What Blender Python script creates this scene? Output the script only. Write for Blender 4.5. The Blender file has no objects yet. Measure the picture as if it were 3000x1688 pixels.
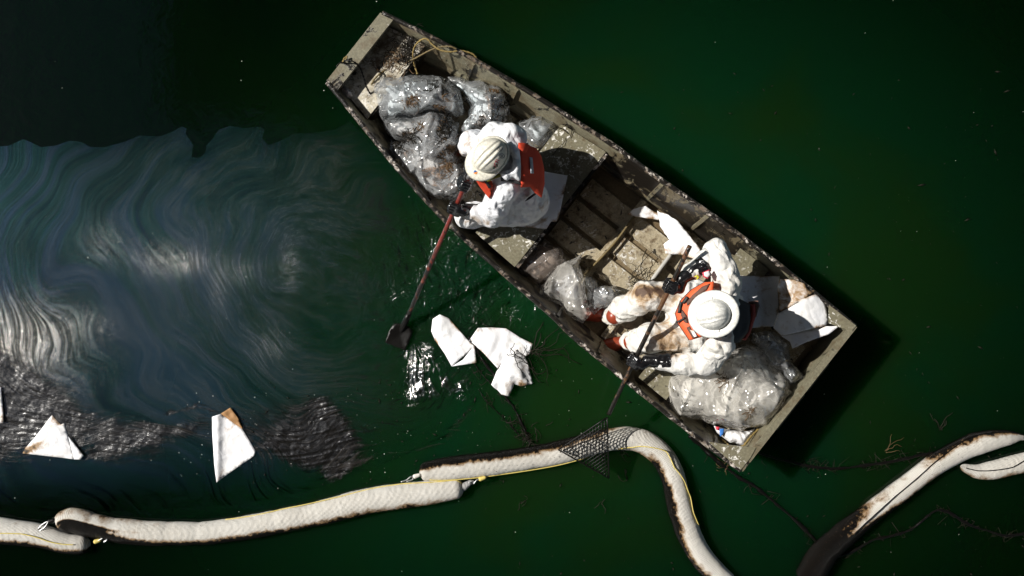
import bpy, bmesh, math, random
import numpy as np
from mathutils import Vector, Matrix
from mathutils.geometry import delaunay_2d_cdt
random.seed(7); RNG = np.random.default_rng(7)
scene = bpy.context.scene
col = scene.collection
R = math.radians
# ------------------------------------------------------------------ camera
CAMH, PXM = 8.0, 375.0
cam_d = bpy.data.cameras.new('camera'); cam = bpy.data.objects.new('camera', cam_d); col.objects.link(cam)
cam.location = (0, 0, CAMH); cam.rotation_euler = (0, 0, 0)
cam_d.sensor_width = 36; cam_d.lens = 36.0; cam_d.clip_start = .1; cam_d.clip_end = 2000
scene.camera = cam
# ------------------------------------------------------------------ light
SUN_EL, SUN_AZ = 42.0, 166.0     # azimuth: direction the light comes from, degrees from +X
sd = Vector((math.cos(R(SUN_AZ))*math.cos(R(SUN_EL)), math.sin(R(SUN_AZ))*math.cos(R(SUN_EL)), math.sin(R(SUN_EL))))
sun_d = bpy.data.lights.new('sun', 'SUN'); sun = bpy.data.objects.new('sun', sun_d); col.objects.link(sun)
sun_d.energy = 5.0; sun_d.angle = R(0.5); sun_d.color = (1.0, .955, .89)
sun.location = sd*30; sun.rotation_euler = (-sd).to_track_quat('-Z', 'Y').to_euler()
world = bpy.data.worlds.new('World'); scene.world = world; world.use_nodes = True
wt = world.node_tree; wt.nodes.clear()
def wn(t, **k):
    n = wt.nodes.new(t)
    for a, b in k.items(): setattr(n, a, b)
    return n
sky = wn('ShaderNodeTexSky', sky_type='NISHITA', sun_disc=False)
sky.sun_elevation = R(SUN_EL); sky.sun_rotation = R(90-SUN_AZ); sky.dust_density = .1
bg = wn('ShaderNodeBackground'); bg.inputs[1].default_value = .05
wo = wn('ShaderNodeOutputWorld')
tc = wn('ShaderNodeTexCoord'); sep = wn('ShaderNodeSeparateXYZ'); wt.links.new(tc.outputs['Generated'], sep.inputs[0])
mx = wn('ShaderNodeMath', operation='MAXIMUM'); wt.links.new(sep.outputs[2], mx.inputs[0]); mx.inputs[1].default_value = .08
cb = wn('ShaderNodeCombineXYZ')
for i in (0, 1):
    dv = wn('ShaderNodeMath', operation='DIVIDE'); wt.links.new(sep.outputs[i], dv.inputs[0]); wt.links.new(mx.outputs[0], dv.inputs[1]); wt.links.new(dv.outputs[0], cb.inputs[i])
cn = wn('ShaderNodeTexNoise'); wt.links.new(cb.outputs[0], cn.inputs['Vector'])
cn.inputs['Scale'].default_value = 3.4; cn.inputs['Detail'].default_value = 7; cn.inputs['Roughness'].default_value = .55; cn.inputs['Distortion'].default_value = .4
cr = wn('ShaderNodeMapRange', interpolation_type='SMOOTHSTEP'); wt.links.new(cn.outputs[0], cr.inputs[0])
cr.inputs[1].default_value = .48; cr.inputs[2].default_value = .60
sepc = wn('ShaderNodeSeparateXYZ'); cm = wn('ShaderNodeMix', data_type='RGBA'); 
um = wn('ShaderNodeMapRange', interpolation_type='SMOOTHSTEP'); wt.links.new(cb.outputs[0], sepc.inputs[0]); wt.links.new(sepc.outputs[0], um.inputs[0]); um.inputs[1].default_value = -.10; um.inputs[2].default_value = -.42
ym = wn('ShaderNodeMapRange', interpolation_type='SMOOTHSTEP'); wt.links.new(sepc.outputs[1], ym.inputs[0]); ym.inputs[1].default_value = .12; ym.inputs[2].default_value = -.02
m0 = wn('ShaderNodeMath', operation='MULTIPLY'); wt.links.new(cr.outputs[0], m0.inputs[0]); wt.links.new(ym.outputs[0], m0.inputs[1])
mm = wn('ShaderNodeMath', operation='MULTIPLY'); wt.links.new(m0.outputs[0], mm.inputs[0]); wt.links.new(um.outputs[0], mm.inputs[1]); wt.links.new(mm.outputs[0], cm.inputs[0]); wt.links.new(sky.outputs[0], cm.inputs[6]); cm.inputs[7].default_value = (30, 27.5, 24.5, 1)
wt.links.new(cm.outputs[2], bg.inputs[0]); wt.links.new(bg.outputs[0], wo.inputs[0])
vs = scene.view_settings; vs.view_transform = 'Standard'; vs.look = 'None'; vs.exposure = 0.3; vs.gamma = 1.0; vs.use_curve_mapping = False
scene.render.engine = 'CYCLES'
scene.render.resolution_x = 1024; scene.render.resolution_y = 576
scene.cycles.transparent_max_bounces = 24

# ------------------------------------------------------------------ helpers: coordinates (photograph pixel at a known height -> place)
def P(x, y, z=0.0):
    k = (CAMH-z)/CAMH/PXM
    return np.array([(x-1500)*k, (844-y)*k, z])
def PA(xy, z):
    xy = np.asarray(xy, float); z = np.broadcast_to(np.asarray(z, float), xy.shape[:1]); k = (CAMH-z)/CAMH/PXM
    return np.stack([(xy[:, 0]-1500)*k, (844-xy[:, 1])*k, z], 1)
def topx(V):
    k = CAMH*PXM/(CAMH-V[:, 2]); return np.stack([V[:, 0]*k+1500, 844-V[:, 1]*k], 1)
Z1 = (900, 0, .31056); Z2 = (1200, 350, .24155); Z3 = (1450, 350, .31056); Z4 = (1700, 650, .31056); Z5 = (1850, 750, .44872)
Z6 = (1050, 850, .41408); Z8 = (0, 1050, .44035); Z9 = (1000, 1150, .46584); Z10 = (2150, 1150, .37134); Z11 = (0, 0, .42702)
Z12 = (1300, 600, .27599); FF = (0, 0, 1.16505)
def zp(Z, *pts): return [(Z[0]+x*Z[2], Z[1]+y*Z[2]) for x, y in pts]
# ------------------------------------------------------------------ helpers: noise
def _h(i, j, k, s):
    n = (i*374761393 + j*668265263 + k*2147483647 + s*1274126177) & 0xffffffff
    n = ((n ^ (n >> 13))*1274126177) & 0xffffffff
    n = (n ^ (n >> 16)) & 0xffffffff
    return n/2147483647.5 - 1
def vnoise(p, s=0):
    p = np.asarray(p, float); i = np.floor(p).astype(np.int64); f = p-i; f = f*f*(3-2*f); r = 0
    for a in (0, 1):
        for b in (0, 1):
            for c in (0, 1):
                w = (f[:, 0] if a else 1-f[:, 0])*(f[:, 1] if b else 1-f[:, 1])*(f[:, 2] if c else 1-f[:, 2])
                r = r + w*_h(i[:, 0]+a, i[:, 1]+b, i[:, 2]+c, s)
    return r
def fbm(p, s=0, o=4):
    r = 0; a = 1.
    for k in range(o): r = r + a*vnoise(p*(2.03**k), s+k); a *= .5
    return r
def crumple(p, f, seed=0, K=6, warp=.8):
    rg = np.random.default_rng(seed); r = 0
    w = np.stack([vnoise(p*f*.5, seed+11+i) for i in range(3)], 1)*warp/f
    q = p+w
    for i in range(K):
        n = rg.normal(size=3); n[2] *= .5; n /= np.linalg.norm(n); ff = f*rg.uniform(.55, 1.7)
        t = q@n*ff+rg.uniform(0, 9); t = np.abs(t-np.floor(t)-.5)*2-.5
        r = r + t*(f/ff)*rg.uniform(.5, 1)
    return r/K*1.6
def creases(p, f, seed=0, K=7):
    rg = np.random.default_rng(seed); r = 0
    for i in range(K):
        a = rg.uniform(0, math.pi); n = np.array([math.cos(a), math.sin(a), .3*rg.normal()]); ff = f*rg.uniform(.5, 1.3)
        t = p@n*ff+.55*vnoise(p*f*.35, seed+20+i)+rg.uniform(0, 9); t = np.abs(t-np.floor(t)-.5)*2
        m = np.clip(vnoise(p*f*.45, seed+40+i)*2.2+.1, 0, 1); r = r+m*(np.exp(-(1-t)*7)*.9+.25*t)
    return r-.35
def smooth(pts, n, closed=False):
    pts = np.asarray(pts, float); m = len(pts)
    q = np.vstack([2*pts[0]-pts[1], pts, 2*pts[-1]-pts[-2]]) if not closed else np.vstack([pts[-1], pts, pts[0], pts[1]])
    segs = m-1 if not closed else m
    seglen = [np.linalg.norm(q[i+2]-q[i+1]) for i in range(segs)]; cum = np.concatenate([[0], np.cumsum(seglen)])
    out = []
    for u in np.linspace(0, cum[-1], n, endpoint=not closed):
        i = min(int(np.searchsorted(cum, u, 'right')-1), segs-1); t = (u-cum[i])/max(seglen[i], 1e-9)
        a, b, c, d = q[i], q[i+1], q[i+2], q[i+3]
        out.append(.5*((2*b)+(-a+c)*t+(2*a-5*b+4*c-d)*t*t+(-a+3*b-3*c+d)*t**3))
    return np.array(out)
# ------------------------------------------------------------------ helpers: objects
def thing(name, label, cat, base=(0, 0, 0), group=None):
    o = bpy.data.objects.new(name, None); o.empty_display_size = .1; col.objects.link(o); o.location = base
    o['label'] = label; o['category'] = cat
    if group: o['group'] = group
    return o
def worldloc(o):
    v = np.zeros(3)
    while o is not None: v = v+np.array(o.location); o = o.parent
    return v
def mk(name, V, F, m, parent=None, smoothed=True, attrs=None, uv=None, label=None, cat=None, group=None, kind=None):
    V = np.asarray(V, float)
    if parent is not None: loc = np.zeros(3); off = worldloc(parent)
    else: loc = np.array([V[:, 0].mean(), V[:, 1].mean(), V[:, 2].min()]); off = loc
    me = bpy.data.meshes.new(name); me.from_pydata((V-off).tolist(), [], [list(map(int, f)) for f in F]); me.update()
    if smoothed: me.polygons.foreach_set('use_smooth', np.ones(len(me.polygons), bool))
    for k, a in (attrs or {}).items():
        at = me.attributes.new(k, 'FLOAT', 'POINT'); at.data.foreach_set('value', np.asarray(a, np.float32))
    if uv is not None:
        l = me.uv_layers.new(name='UVMap'); vi = np.zeros(len(me.loops), np.int32); me.loops.foreach_get('vertex_index', vi)
        l.data.foreach_set('uv', np.asarray(uv, np.float32)[vi].ravel())
    me.materials.append(m)
    o = bpy.data.objects.new(name, me); col.objects.link(o); o.parent = parent; o.location = loc
    if label: o['label'] = label
    if cat: o['category'] = cat
    if group: o['group'] = group
    if kind: o['kind'] = kind
    return o
def inpoly(pts, poly):
    x, y = pts[:, 0], pts[:, 1]; r = np.zeros(len(pts), bool); n = len(poly)
    for i in range(n):
        x1, y1 = poly[i]; x2, y2 = poly[(i+1) % n]
        c = ((y1 > y) != (y2 > y))
        with np.errstate(divide='ignore', invalid='ignore'): xx = (x2-x1)*(y-y1)/(y2-y1+1e-12)+x1
        r ^= c & (x < xx)
    return r
def bdist(pts, poly):
    d = np.full(len(pts), 1e9); n = len(poly)
    for i in range(n):
        a = np.array(poly[i]); b = np.array(poly[(i+1) % n]); ab = b-a; t = np.clip(((pts-a)@ab)/max(ab@ab, 1e-9), 0, 1)
        d = np.minimum(d, np.linalg.norm(pts-a-t[:, None]*ab, axis=1))
    return d
def fill(poly, res, round_=False, rough=0, seed=1):
    poly = np.array(poly, float)
    per = np.linalg.norm(np.roll(poly, -1, 0)-poly, axis=1).sum(); n = max(int(per/res), len(poly)*2)
    if round_: b = smooth(poly, n, True)
    else:
        b = []
        for i in range(len(poly)):
            a, c = poly[i], poly[(i+1) % len(poly)]; k = max(1, int(round(np.linalg.norm(c-a)/res)))
            for j in range(k): b.append(a+(c-a)*j/k)
        b = np.array(b)
    if rough:
        q = np.column_stack([b/(res*6), np.full(len(b), seed*3.1)]); b = b+np.column_stack([fbm(q, seed, 3), fbm(q, seed+9, 3)])*rough
    lo, hi = b.min(0), b.max(0)
    gx, gy = np.meshgrid(np.arange(lo[0], hi[0], res), np.arange(lo[1], hi[1], res*.87)); gx = gx+(np.arange(gx.shape[0]) % 2)[:, None]*res*.5
    g = np.column_stack([gx.ravel(), gy.ravel()]); g = g+np.random.default_rng(seed).uniform(-.18, .18, g.shape)*res
    g = g[inpoly(g, b)]; g = g[bdist(g, b) > res*.45]
    allp = np.vstack([b, g]); nb = len(b)
    vs_, _, fs, *_r = delaunay_2d_cdt([Vector(p) for p in allp], [], [list(range(nb))], 1, 1e-5)
    v = np.array([tuple(a) for a in vs_]); F = [list(f) for f in fs]
    A = v[[f[0] for f in F]]; B = v[[f[1] for f in F]]; C = v[[f[2] for f in F]]
    ar = (B[:, 0]-A[:, 0])*(C[:, 1]-A[:, 1])-(B[:, 1]-A[:, 1])*(C[:, 0]-A[:, 0])
    F = [f if s < 0 else f[::-1] for f, s in zip(F, ar)]       # image y points down: flipped when placed
    cnt = {}
    for f in F:
        for i in range(3): e = (f[i], f[(i+1) % 3]); cnt[e] = 1
    bd = [e for e in cnt if (e[1], e[0]) not in cnt]
    return v, F, bd, bdist(v, b)
def slab(name, poly, z, thick, m, parent=None, res=6, round_=False, cr=0, cf=12, seed=1, stain=None, bottom=None, rough=0, K=6, side=0, **kw):
    """closed sheet or cushion: outline in photograph pixels, z(x,y,d) the height of its upper face"""
    v, F, bd, d = fill(poly, res, round_, rough, seed)
    zz = z(v[:, 0], v[:, 1], d) if callable(z) else np.full(len(v), float(z))
    T = PA(v, zz)
    Bz = zz-thick if bottom is None else np.minimum(zz-.004, bottom(v[:, 0], v[:, 1], d) if callable(bottom) else bottom)
    if cr:
        c = (creases(T, cf*.42, seed) if K == 4 else crumple(T*np.array([1, 1, .6]), cf, seed, K))*cr; T[:, 2] += c
        if bottom is None: Bz = Bz+c
        if side:
            T[:, 0] += crumple(T, cf*.8, seed+5, K)*side; T[:, 1] += crumple(T, cf*.8, seed+6, K)*side
    Bv = T.copy(); Bv[:, 2] = np.minimum(Bz, T[:, 2]-.002); n = len(T)
    FF_ = F+[[a+n for a in f[::-1]] for f in F]+[[a, a+n, b+n, b] for a, b in bd]
    V = np.vstack([T, Bv]); at = {}
    if m is M_pad:
        q_ = np.column_stack([v/40., v[:, 0]*0]); e_ = .75*np.exp(-d/4.5)*np.clip(vnoise(q_, seed+3)+.35, 0, 1)+.22*np.clip(vnoise(q_*1.7, seed+6), 0, 1)
        s0_ = stain; stain = (lambda vv: (s0_(vv) if s0_ is not None else 0)+np.concatenate([e_, e_]))
    if stain is not None: s = stain(np.vstack([v, v])); at['stain'] = s
    return mk(name, V, FF_, m, parent, attrs=at, **kw)
def gs(*L):
    def f(v):
        r = np.zeros(len(v))
        for x, y, rx, ry, a in L: r = r+a*np.exp(-((v[:, 0]-x)/rx)**2-((v[:, 1]-y)/ry)**2)
        return r
    return f
def sweep(name, pts, rad, m, parent=None, seg=10, stain=None, disp=None, flat=1.0, caps=True, **kw):
    pts = np.asarray(pts, float); n = len(pts); rad = np.broadcast_to(np.asarray(rad, float), (n,)).copy()
    T = np.gradient(pts, axis=0); T /= np.linalg.norm(T, axis=1)[:, None]+1e-12
    up = np.array([0, 0, 1.]) if abs(T[0][2]) < .9 else np.array([1., 0, 0]); V = []; UV = []
    L = np.concatenate([[0], np.cumsum(np.linalg.norm(np.diff(pts, axis=0), axis=1))])
    for i in range(n):
        s = np.cross(T[i], up); s /= np.linalg.norm(s)+1e-12; u = np.cross(s, T[i]); up = u if abs(T[0][2]) >= .9 or n < 3 else up
        for k in range(seg):
            a = 2*math.pi*k/seg; V.append(pts[i]+rad[i]*(math.cos(a)*s+math.sin(a)*u*flat)); UV.append((L[i], k/seg))
    V = np.array(V); UV = np.array(UV)
    if disp is not None: V = disp(V, UV, np.repeat(pts, seg, 0))
    F = [[i*seg+k, i*seg+(k+1) % seg, (i+1)*seg+(k+1) % seg, (i+1)*seg+k] for i in range(n-1) for k in range(seg)]
    if caps: F += [list(range(seg))[::-1], [(n-1)*seg+k for k in range(seg)]]
    at = {}
    if stain is not None: at['stain'] = stain(V, UV, L[-1])
    return mk(name, V, F, m, parent, attrs=at, uv=UV, **kw)
def box(c, ax, hs, taper=None):
    ax = [np.array(a, float)/np.linalg.norm(a) for a in ax]; c = np.array(c, float)
    V = [c+ax[0]*hs[0]*i+ax[1]*hs[1]*j+ax[2]*hs[2]*k for i in (-1, 1) for j in (-1, 1) for k in (-1, 1)]
    return np.array(V), [[0, 1, 3, 2], [4, 6, 7, 5], [0, 4, 5, 1], [2, 3, 7, 6], [0, 2, 6, 4], [1, 5, 7, 3]]
def join(parts):
    V = []; F = []; n = 0
    for v, f in parts: V.append(np.asarray(v, float)); F += [[a+n for a in q] for q in f]; n += len(v)
    return np.vstack(V), F
def tubemesh(pts, r, seg=5):
    pts = np.asarray(pts, float); n = len(pts); T = np.gradient(pts, axis=0); T /= np.linalg.norm(T, axis=1)[:, None]+1e-12; V = []
    r = np.broadcast_to(r, (n,))
    for i in range(n):
        up = np.array([0, 0, 1.]) if abs(T[i][2]) < .95 else np.array([1., 0, 0])
        s = np.cross(T[i], up); s /= np.linalg.norm(s); u = np.cross(s, T[i])
        for k in range(seg): a = 2*math.pi*k/seg; V.append(pts[i]+r[i]*(math.cos(a)*s+math.sin(a)*u))
    F = [[i*seg+k, i*seg+(k+1) % seg, (i+1)*seg+(k+1) % seg, (i+1)*seg+k] for i in range(n-1) for k in range(seg)]+[list(range(seg))[::-1], [(n-1)*seg+k for k in range(seg)]]
    return np.array(V), F
# implicit surfaces -> mesh (surface nets)
def surfnet(f, lo, hi, h):
    lo = np.array(lo, float); hi = np.array(hi, float)
    ax = [np.arange(lo[i], hi[i]+h, h) for i in range(3)]; X = np.stack(np.meshgrid(*ax, indexing='ij'), -1); n = X.shape[:3]
    V = f(X.reshape(-1, 3)).reshape(n); m = tuple(s-1 for s in n)
    c = [(i, j, k) for i in (0, 1) for j in (0, 1) for k in (0, 1)]
    sub = lambda A, o: A[o[0]:o[0]+m[0], o[1]:o[1]+m[1], o[2]:o[2]+m[2]]
    acc = np.zeros(m+(3,)); cnt = np.zeros(m)
    for a in range(8):
        for b in range(a+1, 8):
            if sum(abs(c[a][t]-c[b][t]) for t in range(3)) != 1: continue
            va = sub(V, c[a]); vb = sub(V, c[b]); cr = (va < 0) != (vb < 0)
            t = np.where(cr, va/np.where(cr, va-vb, 1), 0)
            acc += cr[..., None]*(np.array(c[a])+t[..., None]*(np.array(c[b])-np.array(c[a]))); cnt += cr
    act = cnt > 0; idx = -np.ones(m, int); idx[act] = np.arange(act.sum())
    ii = np.argwhere(act); W = lo+h*(ii+acc[act]/cnt[act][:, None]); F = []
    for d in range(3):
        e, g = [(1, 2), (2, 0), (0, 1)][d]
        s0 = [slice(None)]*3; s1 = [slice(None)]*3; s0[d] = slice(0, -1); s1[d] = slice(1, None)
        A = V[tuple(s0)] < 0; B = V[tuple(s1)] < 0
        for flip, msk in ((False, A & ~B), (True, ~A & B)):
            q = np.argwhere(msk); q = q[(q[:, e] > 0) & (q[:, g] > 0) & (q[:, e] < m[e]) & (q[:, g] < m[g])]
            def cell(de, dg):
                r = q.copy(); r[:, e] -= de; r[:, g] -= dg; return idx[r[:, 0], r[:, 1], r[:, 2]]
            fc = np.stack([cell(1, 1), cell(0, 1), cell(0, 0), cell(1, 0)], 1)
            F.append(fc[:, ::-1] if flip else fc)
    return W, np.vstack(F)
def cap(p, a, b, ra, rb):
    a = np.asarray(a, float); b = np.asarray(b, float); ab = b-a; t = np.clip((p-a)@ab/max(ab@ab, 1e-9), 0, 1)
    return np.linalg.norm(p-a-t[:, None]*ab, axis=1)-(ra+(rb-ra)*t)
def smin(a, b, k):
    h = np.clip(.5+.5*(b-a)/k, 0, 1); return b*(1-h)+a*h-k*h*(1-h)
def sdfmesh(caps, h, k, pad=.05):
    pts = np.array([c[0] for c in caps]+[c[1] for c in caps]); r = max(max(c[2], c[3]) for c in caps)
    def f(p):
        d = None
        for c in caps:
            e = cap(p, *c); d = e if d is None else smin(d, e, k)
        return d
    return surfnet(f, pts.min(0)-r-pad, pts.max(0)+r+pad, h)
def vnormals(V, F):
    F = np.asarray(F); n = np.cross(V[F[:, 2]]-V[F[:, 0]], V[F[:, 3]]-V[F[:, 1]]) if F.shape[1] == 4 else np.cross(V[F[:, 1]]-V[F[:, 0]], V[F[:, 2]]-V[F[:, 0]])
    N = np.zeros_like(V)
    for i in range(F.shape[1]): np.add.at(N, F[:, i], n)
    return N/(np.linalg.norm(N, axis=1)[:, None]+1e-12)
# ------------------------------------------------------------------ helpers: materials
class G:
    def __init__(s, name):
        s.m = bpy.data.materials.new(name); s.m.use_nodes = True; s.t = s.m.node_tree; s.t.nodes.clear()
        s.out = s.t.nodes.new('ShaderNodeOutputMaterial'); s.geo = s.t.nodes.new('ShaderNodeNewGeometry'); s.pos = s.geo.outputs['Position']
    def n(s, typ, props=None, **inp):
        nd = s.t.nodes.new('ShaderNode'+typ)
        for k, v in (props or {}).items(): setattr(nd, k, v)
        for k, v in inp.items():
            key = int(k[1:]) if k[0] == 'i' and k[1:].isdigit() else k.replace('_', ' ')
            sk = nd.inputs[key]
            if hasattr(v, 'is_output'): s.t.links.new(v, sk)
            else: sk.default_value = v
        return nd
    def noise(s, scale, detail=4, rough=.55, dist=0, vec=None): return s.n('TexNoise', Vector=vec or s.pos, Scale=scale, Detail=detail, Roughness=rough, Distortion=dist).outputs[0]
    def step(s, v, a, b, lo=0., hi=1.): return s.n('MapRange', {'interpolation_type': 'SMOOTHSTEP'}, i0=v, i1=a, i2=b, i3=lo, i4=hi).outputs[0]
    def math(s, op, a, b=0.): return s.n('Math', {'operation': op}, i0=a, i1=b).outputs[0]
    def mix(s, f, a, b):
        c = lambda q: q if hasattr(q, 'is_output') else (tuple(q)+(1,))[:4]
        return s.n('Mix', {'data_type': 'RGBA'}, i0=f, i6=c(a), i7=c(b)).outputs[2]
    def folds(s, f, k=1.1, ns=4., seed=0):
        rg = np.random.default_rng(seed); tot = None
        for i in range(4):
            d = rg.normal(size=3); d[2] *= .6; d /= np.linalg.norm(d); ff = f*(.6+.35*i)
            t = s.n('VectorMath', {'operation': 'DOT_PRODUCT'}, i0=s.pos, i1=tuple(d*ff)).outputs[1]
            t = s.math('ADD', t, s.math('MULTIPLY', s.n('TexNoise', None, Vector=s.pos, Scale=ns*(1+.3*i), Detail=2.).outputs[0], k*2.4))
            h = s.math('MULTIPLY', s.math('PINGPONG', t, .5), s.step(s.n('TexNoise', None, Vector=s.scalev((1., 1.3, .7)), Scale=3.+i, Detail=1.).outputs[0], .38, .62, .15, 1./(.7+.35*i)))
            tot = h if tot is None else s.math('ADD', tot, h)
        return tot
    def attr(s, name): return s.n('Attribute', {'attribute_name': name}).outputs['Fac']
    def bump(s, h, strength, dist, normal=None):
        nd = s.n('Bump', None, Height=h, Strength=strength, Distance=dist)
        if normal: s.t.links.new(normal, nd.inputs['Normal'])
        return nd.outputs[0]
    def scalev(s, v): return s.n('VectorMath', {'operation': 'MULTIPLY'}, i0=s.pos, i1=v).outputs[0]
    def bsdf(s, color, rough=.5, normal=None, **kw):
        c = color if hasattr(color, 'is_output') else tuple(color)+(1,)
        b = s.n('BsdfPrincipled', None, Base_Color=c, Roughness=rough, **kw)
        if normal: s.t.links.new(normal, b.inputs['Normal'])
        return b.outputs[0]
    def end(s, sh): s.t.links.new(sh, s.out.inputs[0]); return s.m

def m_paint(name, base, chip=(.62, .6, .54), dirt=(.012, .01, .008), c0=.62, d0=.6, ds=5, rough=.45, brown=.5):
    g = G(name); n1 = g.noise(3, 5); b = g.mix(n1, base, [q*.68 for q in base])
    fine = g.noise(60, 3, .6); b = g.mix(g.step(fine, .35, .7), b, [q*1.18 for q in base])
    st = g.attr('stain')
    br = g.step(g.math('ADD', g.noise(ds*1.3, 9, .68), g.math('MULTIPLY', st, .15)), d0-.1, d0+.07); b = g.mix(g.math('MULTIPLY', br, brown), b, (.085, .05, .02))
    ch = g.step(g.n('TexNoise', None, Vector=g.pos, Scale=34, Detail=6, Roughness=.62, Distortion=.8).outputs[0], c0, c0+.035)
    ch2 = g.step(g.noise(3.7, 3), .42, .6); ch = g.math('MULTIPLY', ch, ch2); b = g.mix(ch, b, chip)
    dn = g.noise(ds, 12, .72, .6); dk = g.step(g.math('ADD', dn, g.math('MULTIPLY', st, .13)), d0, d0+.05); b = g.mix(dk, b, dirt)
    h = g.math('ADD', g.math('MULTIPLY', dk, .5), g.math('ADD', fine, ch))
    r = g.step(dk, 0, 1, rough, .3)
    return g.end(g.bsdf(b, r, g.bump(h, .5, .003)))
def m_cloth(name, base, stains=((.30, .19, .09), (.05, .035, .025)), rough=.7, cf=26, bs=.6, dots=True, trans=0):
    g = G(name); st = g.attr('stain'); n = g.noise(9, 10, .7, .5)
    v = g.math('ADD', g.math('MULTIPLY', st, .75), g.math('MULTIPLY', g.math('SUBTRACT', n, .5), 2.4))
    b = g.mix(g.step(g.noise(4, 3), .35, .75), base, [q*f for q, f in zip(base, (.93, .92, .88))])
    b = g.mix(g.step(v, .12, .75), b, stains[0]); b = g.mix(g.step(v, .62, .95), b, stains[1])
    if dots: b = g.mix(g.math('MULTIPLY', g.step(g.noise(70, 2), .70, .74), g.step(g.noise(5, 2), .45, .6)), b, (.08, .05, .03))
    w = g.n('TexVoronoi', {'feature': 'DISTANCE_TO_EDGE'}, Vector=g.n('VectorMath', {'operation': 'ADD'}, i0=g.pos, i1=g.n('VectorMath', {'operation': 'SCALE'}, i0=g.n('TexNoise', None, Vector=g.pos, Scale=8., Detail=3.).outputs[1], Scale=.12).outputs[0]).outputs[0], Scale=cf).outputs[0]
    h = g.math('ADD', g.math('MULTIPLY', g.folds(cf, 1.2), 2.6), g.math('MULTIPLY', g.noise(40, 4), .25))
    return g.end(g.bsdf(b, rough, g.bump(h, bs, .010)))
def m_simple(name, c, rough=.5, bumpf=0, bs=.3, var=.25, metal=0, spec=.5):
    g = G(name); b = g.mix(g.noise(7, 6, .6), [q*(1+var) for q in c], [q*(1-var) for q in c]); nm = g.bump(g.noise(bumpf, 5, .6), bs, .004) if bumpf else None
    return g.end(g.bsdf(b, rough, nm, Metallic=metal, Specular_IOR_Level=spec))
def m_plastic(name, tint=(.85, .88, .9), body=.27, gl=.08):
    g = G(name)
    q = g.n('VectorMath', {'operation': 'ADD'}, i0=g.pos, i1=g.n('VectorMath', {'operation': 'SCALE'}, i0=g.n('TexNoise', None, Vector=g.pos, Scale=7., Detail=2.).outputs[1], Scale=.2).outputs[0]).outputs[0]
    w2 = g.n('TexVoronoi', {'feature': 'DISTANCE_TO_EDGE'}, Vector=q, Scale=7.).outputs[0]
    nm = g.bump(g.math('ADD', g.math('MULTIPLY', g.folds(7, 1.4, 4., 3), 1.3), g.math('MULTIPLY', g.noise(7, 1, .4, .6), .4)), .9, .038)
    fr = g.n('Fresnel', None, IOR=1.5); g.t.links.new(nm, fr.inputs['Normal'])
    dif = g.n('BsdfDiffuse', None, Color=tint+(1,)).outputs[0]; tr = g.n('BsdfTransparent', None, Color=(.985, .99, 1, 1)).outputs[0]
    tl = g.n('BsdfTranslucent', None, Color=tint+(1,)).outputs[0]
    df = g.n('MixShader', None, i0=.4, i1=dif, i2=tl).outputs[0]
    glo = g.n('BsdfGlossy', None, Color=(1, 1, 1, 1), Roughness=.12, Normal=nm).outputs[0]
    edge = g.step(w2, .0, .04, .2, .0)
    a = g.n('MixShader', None, i0=g.math('ADD', edge, g.step(g.noise(5, 4), .3, .7, body*.6, body*1.5)), i1=tr, i2=df).outputs[0]
    return g.end(g.n('MixShader', None, i0=g.step(fr.outputs[0], 0, 1, gl, 1.), i1=a, i2=glo).outputs[0])
def m_contents(name, light=(.80, .88, .90), brown=(.30, .15, .055), dark=(.022, .014, .009), sh=0.):
    g = G(name); st = g.attr('stain'); n = g.noise(5, 9, .68, .8)
    v = g.math('ADD', n, g.math('MULTIPLY', st, .5))
    hair = g.noise(1, 6, .7, 1.2, g.scalev((60, 22, 30)))
    b = g.mix(g.step(g.noise(3, 4), .45, .7), light, [q*.82 for q in light])
    b = g.mix(g.step(v, .56+sh, .66+sh), b, brown); b = g.mix(g.step(g.math('ADD', v, g.math('MULTIPLY', hair, .35)), .80+sh, .92+sh), b, dark)
    b = g.mix(g.math('MULTIPLY', g.step(hair, .55, .62), g.step(v, .5+sh, .62+sh)), b, dark)
    return g.end(g.bsdf(b, .6, g.bump(g.math('ADD', n, hair), .5, .006)))
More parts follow.
